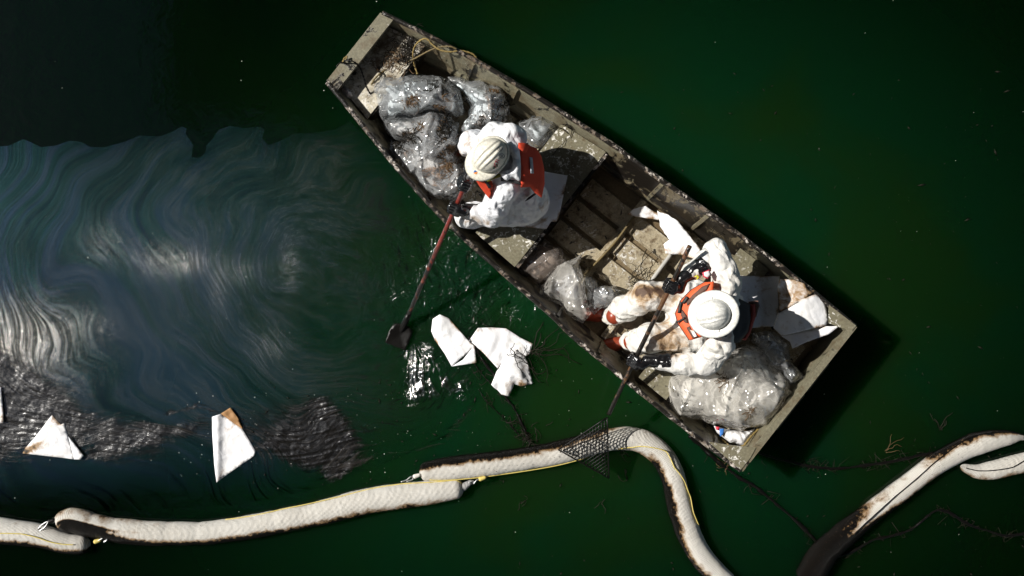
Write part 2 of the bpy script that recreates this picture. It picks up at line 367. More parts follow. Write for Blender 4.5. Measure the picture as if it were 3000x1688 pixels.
def m_boom(name):
    g = G(name); uv = g.n('UVMap').outputs[0]
    st = g.attr('stain'); n = g.noise(7, 10, .72, .4)
    v = g.math('ADD', st, g.math('MULTIPLY', g.math('SUBTRACT', n, .5), 1.5))
    sx = g.n('SeparateXYZ', None, i0=uv)
    a = g.math('MULTIPLY', sx.outputs[0], 110.); c = g.math('MULTIPLY', sx.outputs[1], 64.)
    w1 = g.math('SINE', g.math('MULTIPLY', g.math('ADD', a, c), 3.1416)); w2 = g.math('SINE', g.math('MULTIPLY', g.math('SUBTRACT', a, c), 3.1416))
    wv = g.math('MULTIPLY', w1, w2)
    b = g.mix(g.step(g.noise(3, 4), .3, .7), (.66, .63, .56), (.55, .51, .43)); b = g.mix(g.step(wv, -.4, .5), b, (.92, .90, .85))
    b = g.mix(g.step(v, .15, .55), b, (.30, .18, .08)); b = g.mix(g.step(g.math('ADD', v, g.math('MULTIPLY', g.math('SUBTRACT', g.noise(35, 6, .7), .5), .9)), .42, .62), b, (.006, .005, .004))
    b = g.mix(g.step(g.noise(22, 7, .7), .72, .75), b, (.03, .02, .015))
    b = g.mix(g.math('MULTIPLY', g.step(g.noise(48, 5, .7), .60, .66), g.step(g.noise(2.3, 3), .45, .62)), b, (.05, .03, .02))
    h = g.math('ADD', g.math('MULTIPLY', wv, .55), g.math('ADD', g.noise(30, 3), g.math('MULTIPLY', g.folds(12, 1.3, 5., 8), .8)))
    return g.end(g.bsdf(b, g.step(v, .3, .6, .8, .27), g.bump(h, 1., .006), Specular_IOR_Level=g.step(v, .3, .6, .3, .14)))
# ================================================================== water and oil
def swirl(g, cx, cy, F=8., k=1.3, ay=1.15):
    c = P(cx, cy); p = g.n('VectorMath', {'operation': 'SUBTRACT'}, i0=g.pos, i1=(c[0], c[1], 0)).outputs[0]
    wob = g.n('VectorMath', {'operation': 'SCALE'}, i0=g.n('VectorMath', {'operation': 'SUBTRACT'}, i0=g.n('TexNoise', None, Vector=g.pos, Scale=.65, Detail=2.2).outputs[1], i1=(.5, .5, .5)).outputs[0], Scale=1.7).outputs[0]
    p = g.n('VectorMath', {'operation': 'ADD'}, i0=p, i1=wob).outputs[0]
    p = g.n('VectorMath', {'operation': 'MULTIPLY'}, i0=p, i1=(1, ay, 0)).outputs[0]
    r = g.n('VectorMath', {'operation': 'LENGTH'}, i0=p).outputs[1]
    u = g.n('VectorMath', {'operation': 'NORMALIZE'}, i0=p).outputs[0]; s = g.n('SeparateXYZ', None, i0=u)
    return g.n('CombineXYZ', None, i0=g.math('MULTIPLY', r, F), i1=g.math('MULTIPLY', s.outputs[0], k), i2=g.math('MULTIPLY', s.outputs[1], k)).outputs[0], r
def dist_to(g, x, y, sx=1., sy=1.):
    c = P(x, y); p = g.n('VectorMath', {'operation': 'SUBTRACT'}, i0=g.pos, i1=(c[0], c[1], 0)).outputs[0]
    return g.n('VectorMath', {'operation': 'LENGTH'}, i0=g.n('VectorMath', {'operation': 'MULTIPLY'}, i0=p, i1=(1/sx, 1/sy, 0)).outputs[0]).outputs[1]
g = G('water')
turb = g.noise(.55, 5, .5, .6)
near = g.step(dist_to(g, 1620, 850, 5.4, 3.8), .1, 1.0, 1., 0.)  # darkening away from the boat, put into the water colour
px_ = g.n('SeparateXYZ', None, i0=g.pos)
ul_shade = g.step(g.math('ADD', g.math('ADD', px_.outputs[0], g.math('MULTIPLY', px_.outputs[1], -.55)), g.math('MULTIPLY', turb, 1.4)), -3.1, .9, 0., 1.)  # shade of the upper left, painted into the base colour as near black
near = g.math('MULTIPLY', near, ul_shade)
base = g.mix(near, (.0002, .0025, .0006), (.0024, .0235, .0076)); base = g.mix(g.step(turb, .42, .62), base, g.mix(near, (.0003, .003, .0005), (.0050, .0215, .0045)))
rip = g.step(dist_to(g, 1370, 850, 1.1, .95), .2, 1.0, 1., 0.)
h = g.math('ADD', g.math('MULTIPLY', g.noise(5, 3, .5, .4), .10), g.math('MULTIPLY', rip, g.noise(8, 4, .55, 1.6)))
nm = g.bump(h, .6, .05)
b = g.bsdf(base, g.step(rip, 0., 1., .115, .07), nm, IOR=1.33, Subsurface_Weight=1., Subsurface_Radius=(.2, 1., .35), Subsurface_Scale=.28)
b.node.subsurface_method = 'BURLEY'
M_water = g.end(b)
g = G('oil sheen')
vec, rr = swirl(g, 1000, 740, 9.)
s1 = g.noise(.6, 9, .68, .1, vec); s2 = g.noise(4.2, 6, .7, .1, vec)
fade = g.attr('fade')
nm = g.bump(g.math('ADD', g.math('MULTIPLY', s2, .8), g.math('MULTIPLY', g.noise(2.5, 2, .4, .3), .6)), .07, .03)
tint = g.n('ValToRGB', None, i0=s1); cr_ = tint.color_ramp; cr_.elements[0].position = .3; cr_.elements[0].color = (.15, .5, 1, 1); cr_.elements[1].position = .7; cr_.elements[1].color = (.35, .6, 1, 1)
e = cr_.elements.new(.45); e.color = (.2, .8, .85, 1); e = cr_.elements.new(.56); e.color = (.2, .5, .95, 1)
gl = g.n('BsdfGlossy', None, Color=tint.outputs[0], Roughness=.22, Normal=nm).outputs[0]
gl2 = g.n('BsdfGlossy', None, Color=(1, .95, .88, 1), Roughness=.10, Normal=nm).outputs[0]
glx = g.n('MixShader', None, i0=.2, i1=gl, i2=gl2).outputs[0]
dk = g.math('MULTIPLY', g.step(s2, .54, .62), g.step(s1, .42, .52))
tr = g.n('BsdfTransparent', None, Color=g.mix(dk, (.95, .95, .95), (.3, .24, .2))).outputs[0]
glare = g.math('MULTIPLY', g.attr('thick'), g.step(s2, .42, .62))  # reflectivity raised in set patches to place the glare
nm2 = g.bump(g.math('ADD', s2, g.math('MULTIPLY', g.noise(18, 6, .65, .6), .8)), 1., .018)
gl3 = g.n('BsdfGlossy', None, Color=(1, .96, .90, 1), Roughness=.22, Normal=nm2).outputs[0]
glx = g.n('MixShader', None, i0=g.math('MINIMUM', g.attr('thick'), 1.), i1=glx, i2=gl3).outputs[0]  # 'thick' carries the glare patches, not a film depth
fac = g.math('ADD', g.math('MULTIPLY', glare, .33), g.math('MULTIPLY', fade, g.step(g.math('ADD', g.math('MULTIPLY', s1, .6), g.math('MULTIPLY', g.noise(.9, 3, .5, .5), .4)), .34, .66, .035, .10)))
haze = g.n('BsdfDiffuse', None, Color=g.mix(g.step(s2, .4, .62), (.014, .030, .024), (.042, .058, .045))).outputs[0]
tr = g.n('MixShader', None, i0=g.math('MULTIPLY', g.attr('film'), g.step(s1, .36, .6, .06, .38)), i1=tr, i2=haze).outputs[0]
M_sheen = g.end(g.n('MixShader', None, i0=fac, i1=tr, i2=glx).outputs[0])
g = G('crude oil')
vec, rr = swirl(g, 900, 500, 36., 5., 1.9)
s1 = g.noise(1, 7, .7, .5, vec); s2 = g.noise(30, 6, .65, .8); s3 = g.noise(6, 4, .55, 1.)
nm = g.bump(g.math('ADD', s1, s2), 1., .0015)
th = g.step(g.math('ADD', g.math('MULTIPLY', g.noise(7, 9, .75, .6), .6), g.math('ADD', g.math('MULTIPLY', s1, .75), g.math('MULTIPLY', g.attr('fade'), .62))), .72, 1.12)
body = g.bsdf(g.mix(g.step(s1, .5, .7), (.004, .0035, .003), (.045, .040, .035)), .24, nm, IOR=1.9)
tr = g.n('BsdfTransparent', None, Color=(1, 1, 1, 1)).outputs[0]
M_crude = g.end(g.n('MixShader', None, i0=th, i1=tr, i2=body).outputs[0])

g = G('rippled oil film')
vec, rr = swirl(g, 1180, 940, 5., 9., 1.)
s1 = g.noise(1, 5, .6, .8, vec); s2 = g.noise(11, 4, .6, 1.4)
nm = g.bump(g.math('ADD', s1, g.math('MULTIPLY', s2, .7)), 1., .012)
gl = g.n('BsdfGlossy', None, Color=(1, .98, .95, 1), Roughness=.16, Normal=nm).outputs[0]
tr = g.n('BsdfTransparent', None, Color=g.mix(g.math('MULTIPLY', g.attr('fade'), g.step(s1, .5, .62)), (1, 1, 1), (.45, .4, .36))).outputs[0]
M_ripple = g.end(g.n('MixShader', None, i0=g.math('MULTIPLY', g.math('MULTIPLY', g.step(s1, .4, .6), g.step(g.math('ADD', g.attr('fade'), g.math('MULTIPLY', g.math('SUBTRACT', s2, .5), .5)), .10, .55)), .75), i1=tr, i2=gl).outputs[0])
def grid_sheet(x0, x1, y0, y1, n): 
    xs = np.linspace(x0, x1, n); V = [(x, y, 0) for y in np.linspace(y0, y1, n) for x in xs]
    return np.array(V), [[j*n+i, j*n+i+1, (j+1)*n+i+1, (j+1)*n+i] for j in range(n-1) for i in range(n-1)]
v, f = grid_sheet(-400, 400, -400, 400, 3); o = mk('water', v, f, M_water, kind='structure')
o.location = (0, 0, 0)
sheen_poly = zp(Z11, (-260, 1030), (60, 1000), (160, 955), (210, 975), (280, 1010), (380, 1000), (480, 965), (560, 975), (620, 1010), (720, 1010), (850, 975), (960, 930), (1100, 937), (1200, 895), (1245, 868), (1280, 880), (1275, 920), (1310, 970), (1325, 1000), (1315, 1080), (1370, 1083), (1410, 1050), (1415, 1000), (1460, 950), (1500, 890), (1580, 862), (1660, 880), (1790, 870), (1815, 890), (1800, 950), (1840, 997), (1920, 970), (2020, 915), (2130, 915), (2300, 890), (2400, 830), (2530, 960))
sheen_poly += [(1250, 590), (1400, 720), (1500, 850), (1480, 1000), (1420, 1150), (1300, 1290), (1100, 1370), (900, 1440), (700, 1480), (300, 1500), (-100, 1540)]
v, F, bd, d = fill(sheen_poly, 14, False)
ss = lambda x, a, b: (lambda t: t*t*(3-2*t))(np.clip((x-a)/(b-a), 0, 1))
fade = (1-.75*ss(v[:, 0], 650, 1330))*(1-ss(v[:, 0], 1330, 1480))*(1-.25*ss(-v[:, 0], -400, 0))*(1-ss(v[:, 1]-.05*(v[:, 0]-600)*-1, 1330, 1470))*(1-.45*ss(-v[:, 1], -700, -400))
thick = gs((0, 1060, 190, 150, 1.), (60, 900, 90, 60, .3), (300, 720, 60, 60, .35), (480, 760, 90, 50, .5), (560, 775, 40, 30, .4), (700, 800, 60, 40, .3), (850, 780, 30, 70, .35), (640, 840, 25, 90, .25), (790, 1010, 60, 60, .3), (180, 960, 120, 60, .4))(v)  # film made more reflective in patches to place glare and cloud reflections
mk('oil_sheen', PA(v, .004), F, M_sheen, attrs={'fade': fade, 'thick': thick, 'film': np.clip(d/60, 0, 1)*(1-.9*ss(v[:, 0], 880, 1250))*(1-ss(v[:, 1], 1180, 1420))*(1-.5*ss(-v[:, 0], -700, 0))+.25*(v[:, 1] < 700)*(1-ss(v[:, 0], 900, 1300))}, label='blue grey oil sheen with swirling streaks spreading over the left of the water', cat='oil film', kind='stuff')
def crude(poly, label, seed, res=3.2, amp=.0038, edge=50, m=None, cen=(900, 500), F=44., A=6.):
    v, F_, bd, d = fill(poly, res, True, 5, seed)
    T = PA(v, 0); c = P(*cen); q = T[:, :2]-c[:2]; q = q+np.column_stack([vnoise(T*1.7, seed), vnoise(T*1.7+9, seed)])*.12
    rr_ = np.hypot(q[:, 0], q[:, 1]*1.6); th_ = np.arctan2(q[:, 1], q[:, 0])
    pol = np.column_stack([rr_*F, th_*A, rr_*0]); n1 = fbm(pol, seed, 3); n2 = fbm(T*38, seed+4, 2); n3 = fbm(T*9, seed+8, 2)
    z = .006+(n1*.62+n2*.28+n3*1.0)*amp*np.clip(d/12, .15, 1)
    z = z-min(0, z.min()-.002); fd = np.clip(d/edge, 0, 1)*.8
    return mk('oil_slick', PA(v, z), F_, m or M_crude, attrs={'fade': fd}, label=label, cat='oil slick', group='patches of thick oil floating on the water')
crude(zp(Z8, (-60, -40), (100, -30), (260, 50), (380, 150), (480, 220), (560, 290), (640, 350), (640, 430), (600, 560), (550, 660), (450, 560), (345, 420), (250, 500), (150, 620), (60, 690), (0, 730), (-60, 740)), 'grey glistening oil slick at the left edge around the triangular pad', 3)
crude(zp(Z8, (540, 650), (590, 510), (640, 430), (760, 390), (900, 380), (1050, 400), (1200, 400), (1330, 375), (1420, 385), (1405, 460), (1300, 530), (1200, 565), (1110, 570), (1060, 625), (1000, 640), (900, 660), (780, 700), (650, 712), (560, 700), (520, 680)), 'wavy grey oil slick band between the two white pads at the lower left', 4)
crude(zp(Z8, (1640, 640), (1640, 560), (1720, 500), (1800, 440), (1960, 380), (2010, 280), (2120, 220), (2250, 270), (2330, 370), (2400, 450), (2450, 560), (2400, 690), (2330, 730), (2290, 800), (2190, 890), (2160, 850), (2110, 780), (2020, 790), (1900, 740), (1800, 680), (1720, 650)), 'ragged dark oil slick right of the brown cornered pad above the boom', 5)
crude(zp(Z6, (600, 560), (680, 545), (760, 560), (815, 640), (830, 750), (805, 880), (740, 980), (650, 1060), (560, 1100), (620, 1010), (700, 900), (760, 780), (740, 680), (660, 620)), 'curved brown black oil arc beside the shovel blade swirl', 6, edge=60)
crude(zp(Z6, (300, 440), (330, 400), (420, 330), (540, 340), (600, 470), (680, 560), (780, 600), (830, 740), (760, 840), (600, 800), (470, 830), (330, 850), (290, 680)), 'bright glinting rippled oil film between the shovel blade and the long floating pad', 7, res=2.6, amp=.0085, m=M_ripple, edge=80, cen=(1180, 900), F=9., A=5.)
crude(zp(Z9, (-60, 420), (60, 425), (150, 405), (250, 385), (420, 355), (560, 325), (660, 300), (690, 320), (600, 350), (420, 385), (250, 412), (140, 455), (60, 500), (-20, 560), (-90, 500)), 'thin ragged string of black oil leading right from the dark slick towards the hooked boom', 8, edge=18)
crude([(-40, 1010), (60, 1010), (180, 1080), (300, 1170), (430, 1205), (560, 1200), (640, 1180), (720, 1190), (800, 1150), (900, 1130), (1000, 1190), (1080, 1260), (1120, 1310), (1060, 1370), (960, 1390), (860, 1400), (760, 1360), (680, 1330), (560, 1320), (440, 1365), (300, 1375), (180, 1365), (60, 1380), (-40, 1370)], 'broad thin wispy band of silver black oil linking the thick slicks at the lower left', 10, res=4.5, edge=150, amp=.003)
crude(zp(Z8, (1080, 350), (1200, 320), (1300, 290), (1380, 310), (1465, 350), (1440, 375), (1330, 350), (1200, 375), (1100, 390)), 'thin grey feather of oil reaching the brown corner of the floating pad', 9, edge=16)
# ================================================================== materials of things
M_hull = m_paint('olive hull paint', (.185, .172, .118), d0=.575, ds=5, c0=.66)
M_bench = m_paint('olive bench paint', (.18, .165, .11), chip=(.8, .78, .72), c0=.565, d0=.66, ds=9, brown=.7)
M_deck = m_paint('chipped pale deck', (.50, .46, .36), chip=(.72, .70, .64), c0=.5, d0=.57, ds=7, brown=.85)
M_floor = m_paint('worn floor paint', (.36, .31, .215), chip=(.66, .64, .58), c0=.54, d0=.575, ds=13, brown=.8)
M_channel = m_paint('muddy floor', (.17, .13, .078), c0=.8, d0=.6, ds=4, rough=.3)
M_rim = m_paint('scuffed rim', (.17, .14, .115), chip=(.62, .56, .50), c0=.46, d0=.47, ds=16, rough=.35)
M_oily = m_paint('oily metal', (.09, .075, .05), c0=.66, d0=.5, ds=6, rough=.3)
M_suit = m_cloth('white coverall', (.74, .76, .80), cf=9, bs=1.)
M_suit2 = m_cloth('dirty coverall', (.70, .69, .66), stains=((.36, .24, .13), (.09, .05, .03)), cf=9, bs=1.)
M_pad = m_cloth('absorbent pad', (.86, .865, .89), stains=((.33, .20, .09), (.04, .03, .02)), cf=5, bs=.35, dots=False)
M_red = m_simple('red vest cloth', (.62, .055, .018), .75, 40)
M_orange = m_simple('orange vest cloth', (.72, .11, .03), .7, 25, .6, .4)
M_black = m_simple('black webbing', (.012, .012, .013), .6, 60)
M_rubber = m_simple('black rubber glove', (.008, .008, .009), .19, 30, .9, .2, spec=.7)
M_hat = m_paint('cream hat shell', (.66, .64, .55), chip=(.7, .68, .62), dirt=(.10, .08, .06), c0=.9, d0=.74, ds=18, rough=.3, brown=.25)
M_hat2 = m_paint('white hat shell', (.74, .74, .70), chip=(.7, .68, .62), dirt=(.12, .10, .08), c0=.9, d0=.75, ds=18, rough=.28, brown=.2)
M_boot = m_simple('red brown rubber boot', (.26, .045, .02), .35, 20)
M_skin = m_simple('skin', (.42, .25, .17), .6)
M_hair = m_simple('dark hair', (.02, .014, .01), .6, 80)
M_shaft = m_paint('red shaft', (.16, .025, .018), chip=(.4, .3, .25), c0=.66, d0=.66, ds=14, rough=.3, brown=.3)
M_wood = m_paint('oily wood', (.13, .055, .028), chip=(.35, .2, .12), c0=.66, d0=.53, ds=10, rough=.35, brown=.6)
M_tar = m_simple('oil coated steel', (.005, .0045, .004), .38, 45, .4, .3, spec=.25)
M_tarrope = m_simple('oil soaked rope', (.004, .0035, .003), .33, 55, 1., .3, spec=.2)
M_rope = m_simple('yellow rope', (.25, .18, .06), .7, 90, 1., .5)
M_ropebrown = m_simple('stained rope', (.13, .095, .035), .6, 90, 1., .7)
M_yellow = m_simple('yellow cord', (.62, .50, .14), .6, 90)
M_boom = m_boom('boom fabric')
M_steel = m_simple('steel', (.45, .45, .45), .35, metal=.8)
M_plastic = m_plastic('clear plastic')
M_plastic2 = m_plastic('grey brown plastic', (.62, .54, .48), .3, .05)
M_plasticw = m_plastic('milky plastic', (.97, .94, .87), .42, .09)
M_cont = m_contents('pale oily contents', sh=.12)
M_contd = m_contents('brown oily contents', (.62, .60, .57), sh=.03)
M_contw = m_contents('cream contents', (.86, .83, .76), (.5, .38, .25), (.14, .08, .04), sh=.12)
M_twig = m_simple('dark weed', (.012, .010, .006), .6, 60, 1., .5, spec=.2)
M_weedb = m_simple('brown weed', (.10, .055, .02), .6, 60, 1., .5)
M_tape = m_simple('grey reflective patch', (.38, .40, .44), .5)
M_ylabel = m_simple('yellow label', (.75, .70, .03), .5)
M_redink = m_simple('red ink', (.55, .03, .06), .5)
M_greenink = m_simple('green ink', (.02, .09, .04), .5)
M_dkink = m_simple('dark ink', (.04, .05, .07), .5)
M_orangeink = m_simple('orange ink', (.65, .22, .03), .5)
M_blueink = m_simple('blue ink', (.03, .16, .50), .5)
M_whiteink = m_simple('white label', (.8, .78, .78), .6)
M_added_conc = m_simple('added bridge concrete', (.22, .21, .19), .9, 4)

# bridge added overhead, unseen: slabs laid round the sun's path to cut sky light
bd = thing('added_bridge', 'concrete road bridge passing overhead, above the camera and out of the picture', 'bridge', (6, 0, 9.2))
for nm_, c_, h_ in [('blocker_slab', (6.3, 0, 10.1), (9.7, 30, .12)), ('added_edge_beam', (-3.28, 0, 9.7), (.12, 30, .27))]:
    a, b = box(c_, [(1, 0, 0), (0, 1, 0), (0, 0, 1)], h_); mk(nm_, a, b, M_added_conc, bd, smoothed=False)
for c_, h_ in [((-12, 18.2, 10.1), (8.5, 11.8, .12)), ((-12, -17, 10.1), (8.5, 13.3, .12)), ((-4.72, 9.4, 9.7), (1.27, 6.5, .10))]:  # further slabs added to block the sky, clear of the sun's rays
    a, b = box(c_, [(1, 0, 0), (0, 1, 0), (0, 0, 1)], h_); mk('blocker_slab', a, b, M_added_conc, bd, smoothed=False)
for k in range(7): a, b = box((-2.0+2.6*k, 0, 9.6), [(1, 0, 0), (0, 1, 0), (0, 0, 1)], (.2, 29.9, .375)); mk('added_girder', a, b, M_added_conc, bd, smoothed=False)
# ================================================================== the boat
GZ = .45
aX = np.array([.784, -.62, 0]); aX /= np.linalg.norm(aX); lX = np.array([-aX[1], aX[0], 0]); zX = np.array([0, 0, 1.])
OB = P(1040, 140.5, GZ)*np.array([1, 1, 0])
def B(s, t, z): return OB+aX*s+lX*t+zX*z
def toB(p): d = np.asarray(p)-OB; return d@aX, d@lX
GS = [(1126, 43), (1210, 82), (1335, 146), (1428, 197), (1552, 271), (1700, 364), (1807, 433), (1910, 509), (2040, 598), (2164, 688), (2318, 804), (2504, 955)]
GP = [(954, 238), (1037, 335), (1117, 435), (1200, 533), (1328, 669), (1493, 816), (1617, 926), (1686, 992), (1893, 1163), (2074, 1306), (2171, 1378)]
ps = np.array([toB(P(x, y, GZ)) for x, y in GS]); pp = np.array([toB(P(x, y, GZ)) for x, y in GP])
LB = .5*(ps[-1, 0]+pp[-1, 0]); ps[0, 0] = pp[0, 0] = 0; ps[-1, 0] = pp[-1, 0] = LB
def sm_curve(a):
    q = smooth(a, 80); return q[:, 0], q[:, 1]
_s1, _t1 = sm_curve(ps); _s2, _t2 = sm_curve(pp)
tS = lambda s: np.interp(s, _s1, _t1); tP = lambda s: np.interp(s, _s2, _t2)
def flare(z): return .135*np.clip((GZ-z)/GZ, 0, 1)**.8
def wS(s, z): return tS(s)-flare(z)
def wP(s, z): return tP(s)+flare(z)
boat = thing('jon_boat', 'long flat bottomed olive metal work boat smeared with black oil, carrying the two workers', 'boat', tuple(B(LB/2, 0, 0)))
SS = np.linspace(0, LB, 70)
for sgn, w in ((1, wS), (-1, wP)):
    prof = [(.45, 0), (.40, .0), (.16, 0), (.13, .018), (.10, .018), (.03, 0)]; V = []; n = len(prof)*2
    for s in SS:
        for z, e in prof: V.append(B(s, w(s, z)-sgn*e, z))
        for z, e in prof[::-1]: V.append(B(s, w(s, z)+sgn*.012, z-(.16 if z == .03 else 0)))
    F = [[i*n+k, i*n+(k+1) % n, (i+1)*n+(k+1) % n, (i+1)*n+k] for i in range(len(SS)-1) for k in range(n)]
    F += [list(range(n))[::-1], [(len(SS)-1)*n+k for k in range(n)]]
    if sgn < 0: F = [f[::-1] for f in F]
    V = np.array(V); px = topx(V)
    st = (gs((1960, 620, 200, 150, 1.1), (1850, 500, 80, 60, .9), (2100, 720, 160, 90, .9), (1300, 200, 300, 200, .2)) if sgn > 0 else gs((1500, 900, 400, 300, .8), (1150, 500, 120, 150, .7), (1900, 1180, 200, 120, .5)))(px)
    mk('side_panel', V, F, M_hull, boat, smoothed=False, attrs={'stain': st})
    pts = np.array([B(s, w(s, GZ), GZ+.004) for s in np.linspace(0, LB, 130)])
    dp = lambda V, UV, C: C+(V-C)*(1+.14*fbm(V*11+3.3, 3, 4))[:, None]
    sweep('gunwale', pts, .019, M_rim, boat, seg=10, disp=dp, stain=lambda V, UV, L: .35+0*V[:, 0])
V = [B(s, w(s, .03), .028) for s in SS for w in (wP, wS)]; V += [np.array(v)-zX*.15 for v in V]; n = len(SS)
F = [[2*i, 2*i+2, 2*i+3, 2*i+1] for i in range(n-1)]+[[2*n+2*i+1, 2*n+2*i+3, 2*n+2*i+2, 2*n+2*i] for i in range(n-1)]+[[0, 1, 2*n+1, 2*n], [2*n-1, 2*n-2, 4*n-2, 4*n-1]]
mk('hull_bottom', V, [f[::-1] for f in F], M_channel, boat, smoothed=False)
def bplate(name, s0, s1, t0, t1, z, th, m, stain=0., res=.03, parent=None, jit=0, seed=1, **kw):
    """plate in boat axes; t0/t1 may be functions of s"""
    ns = max(2, int((s1-s0)/res)); nt = max(2, int(.8/res)); V = []; f0 = t0 if callable(t0) else (lambda s: t0); f1 = t1 if callable(t1) else (lambda s: t1)
    for i in range(ns+1):
        s = s0+(s1-s0)*i/ns
        for j in range(nt+1): V.append(B(s, f0(s)+(f1(s)-f0(s))*j/nt, z))
    V = np.array(V); 
    if jit: V[:, 2] += fbm(V*6, seed, 2)*jit
    n = len(V); W = V.copy(); W[:, 2] -= th; q = nt+1
    F = [[i*q+j, (i+1)*q+j, (i+1)*q+j+1, i*q+j+1] for i in range(ns) for j in range(nt)]; F += [[a+n for a in f[::-1]] for f in F]
    for i in range(ns): F += [[i*q, i*q+n, (i+1)*q+n, (i+1)*q], [i*q+nt, (i+1)*q+nt, (i+1)*q+nt+n, i*q+nt+n]]
    for j in range(nt): F += [[j, j+1, j+1+n, j+n], [ns*q+j, ns*q+j+n, ns*q+j+1+n, ns*q+j+1]]
    V = np.vstack([V, W]); at = {'stain': stain(topx(V)) if callable(stain) else np.full(len(V), stain)}
    return mk(name, V, F, m, parent or boat, smoothed=False, attrs=at, **kw)
# bow
bplate('bow_panel', 0., .012, lambda s: tP(0)+.005, lambda s: tS(0)-.005, .44, .55, M_hull, .2)
bplate('bow_cap', -.012, .095, lambda s: tP(s)+.008, lambda s: tS(s)-.008, .462, .03, M_hull, gs((1090, 120, 30, 30, .3), (960, 235, 20, 20, .6)), jit=.002)
bplate('bow_deck', .013, .37, lambda s: wP(s, .34)+.012, lambda s: wS(s, .34)-.012, .34, .02, M_deck, gs((1180, 140, 50, 45, 1.), (1120, 190, 60, 40, .5), (1060, 260, 40, 60, .15)), jit=.004)
bplate('deck_step', .372, .384, lambda s: wP(s, .34)+.04, lambda s: wS(s, .34)-.04, .328, .29, M_oily, .3)
# benches: top, front and rear face
def bench(s0, s1, label, st, z=.335, inset=(.01, .01)):
    bt = bplate('bench', s0, s1, lambda s: wP(s, z)+inset[0], lambda s: wS(s, z)-inset[1], z, .02, M_bench, st, jit=.003, label=label)
    bplate('bench_face', s0+.006, s0+.018, lambda s: wP(s, .03)+inset[0]+.03, lambda s: wS(s, .03)-inset[1]-.01, z-.021, z-.055, M_oily, .1, parent=bt)
    bplate('bench_face', s1-.018, s1-.006, lambda s: wP(s, .03)+inset[0]+.03, lambda s: wS(s, .03)-inset[1]-.01, z-.021, z-.055, M_oily, .1, parent=bt)
    bplate('bench_edge', s1+.0015, s1+.028, lambda s: wP(s, z)+inset[0]+.01, lambda s: wS(s, z)-inset[1]-.01, z-.006, .035, M_rim, .25, parent=bt)
bench(1.535, 1.925, 'wide olive bench under the front worker', gs((1700, 440, 60, 40, .3), (1480, 700, 90, 60, .1), (1640, 560, 90, 120, .5)), inset=(.045, .008))
bench(3.165, 3.43, 'narrow oily bench under the rear worker', gs((1900, 1130, 60, 50, .7)), inset=(.03, .008))
# floor ribs and raised floor panels
ribs = [.75, 1.12, 2.40, 2.81, 3.60, 3.92]
segs = [(.42, .73), (.77, 1.10), (1.14, 1.50), (1.97, 2.37), (2.43, 2.78), (2.84, 3.14), (3.47, 3.58), (3.62, 3.90), (3.94, 4.08)]
for (s0, s1) in segs:
    for c in (-.30, -.10, .10, .30) + ((.485, -.485) if s0 > 1 else ()):
        hw = .074 if abs(c) < .4 else .045
        if abs(c)+hw > min(wS((s0+s1)/2, .05), -wP((s0+s1)/2, .05)): continue
        V = []; 
        for s in (s0, s1):
            for t, z in ((-hw-.012, .031), (-hw, .06), (hw, .06), (hw+.012, .031)): V.append(B(s, c+.005+t, z))
        mk('floor_panel', V, [[0, 4, 5, 1], [1, 5, 6, 2], [2, 6, 7, 3], [0, 1, 2, 3], [7, 6, 5, 4]], M_floor, boat, smoothed=False)
for s in ribs:
    V = []
    for t in (wP(s, .05)+.02, wS(s, .05)-.02):
        for ds, z in ((-.035, .062), (-.034, .068), (-.012, .068), (-.009, .10), (.009, .10), (.012, .068), (.034, .068), (.035, .062)): V.append(B(s+ds, t, z))
    mk('floor_rib', V, [[k, (k+1) % 8, 8+(k+1) % 8, 8+k] for k in range(8)]+[[7, 6, 5, 4, 3, 2, 1, 0], list(range(8, 16))], M_floor, boat, smoothed=False)
    for w, sg in ((wS, 1), (wP, -1)):       # side brace running up the wall
        pr = [w(s, z)-sg*.003 for z in (.07, .25, .42)]; V = []
        for z, t in zip((.07, .25, .42), pr):
            for ds, e in ((-.016, 0), (-.012, .016), (.012, .016), (.016, 0)): V.append(B(s+ds, t-sg*e, z))
        F = [[k+4*i, k+1+4*i, k+5+4*i, k+4+4*i] for i in (0, 1) for k in range(3)]+[[3, 2, 1, 0], [8, 9, 10, 11]]
        mk('side_brace', V, [f[::-1] for f in F] if sg < 0 else F, M_hull, boat, smoothed=False, attrs={'stain': np.full(len(V), .4)})
# transom, corner plates, stiffening strips
bplate('transom', LB-.03, LB, lambda s: wP(LB, .03)-.06, lambda s: wS(LB, .03)+.06, .448, .56, M_hull, .1)
bplate('transom_rail', LB-.036, LB+.014, lambda s: tP(LB), lambda s: tS(LB), .466, .016, M_hull, .05)
for t0, t1 in ((-.28, .05), (.08, .34)): bplate('transom_strip', LB+.015, LB+.035, t0, t1, .43, .12, M_hull, .1)
slab('corner_plate', [(2429, 894), (2508, 954), (2497, 969), (2456, 958), (2429, 947)], .474, .012, M_bench, boat, res=8, stain=gs((2450, 920, 20, 20, .3)), smoothed=False)
slab('corner_plate', zp(Z5, (500, 1213), (640, 1235), (812, 1252), (775, 1320), (713, 1398)), .474, .012, M_bench, boat, res=8, stain=gs((0, 0, 1, 1, 0)), smoothed=False)
# rivet line beside the bow and puddle film stay in the paint; loose pole and stick on the floor
sweep('floor_pole', smooth([P(1968, 742, .125), P(1925, 800, .125), P(1858, 893, .125)], 14), .016, m_simple('grey pipe', (.42, .41, .38), .4, 12, .4, .5), None, seg=10, label='grey metal pole lying across the boat floor in front of the rear worker', cat='pole')
sweep('stick', smooth([P(1860, 632, .12), P(1795, 718, .125), P(1712, 806, .12)], 14), .009, M_ropebrown, None, seg=8, label='thin brown stick lying along the floor rib between the benches', cat='stick')
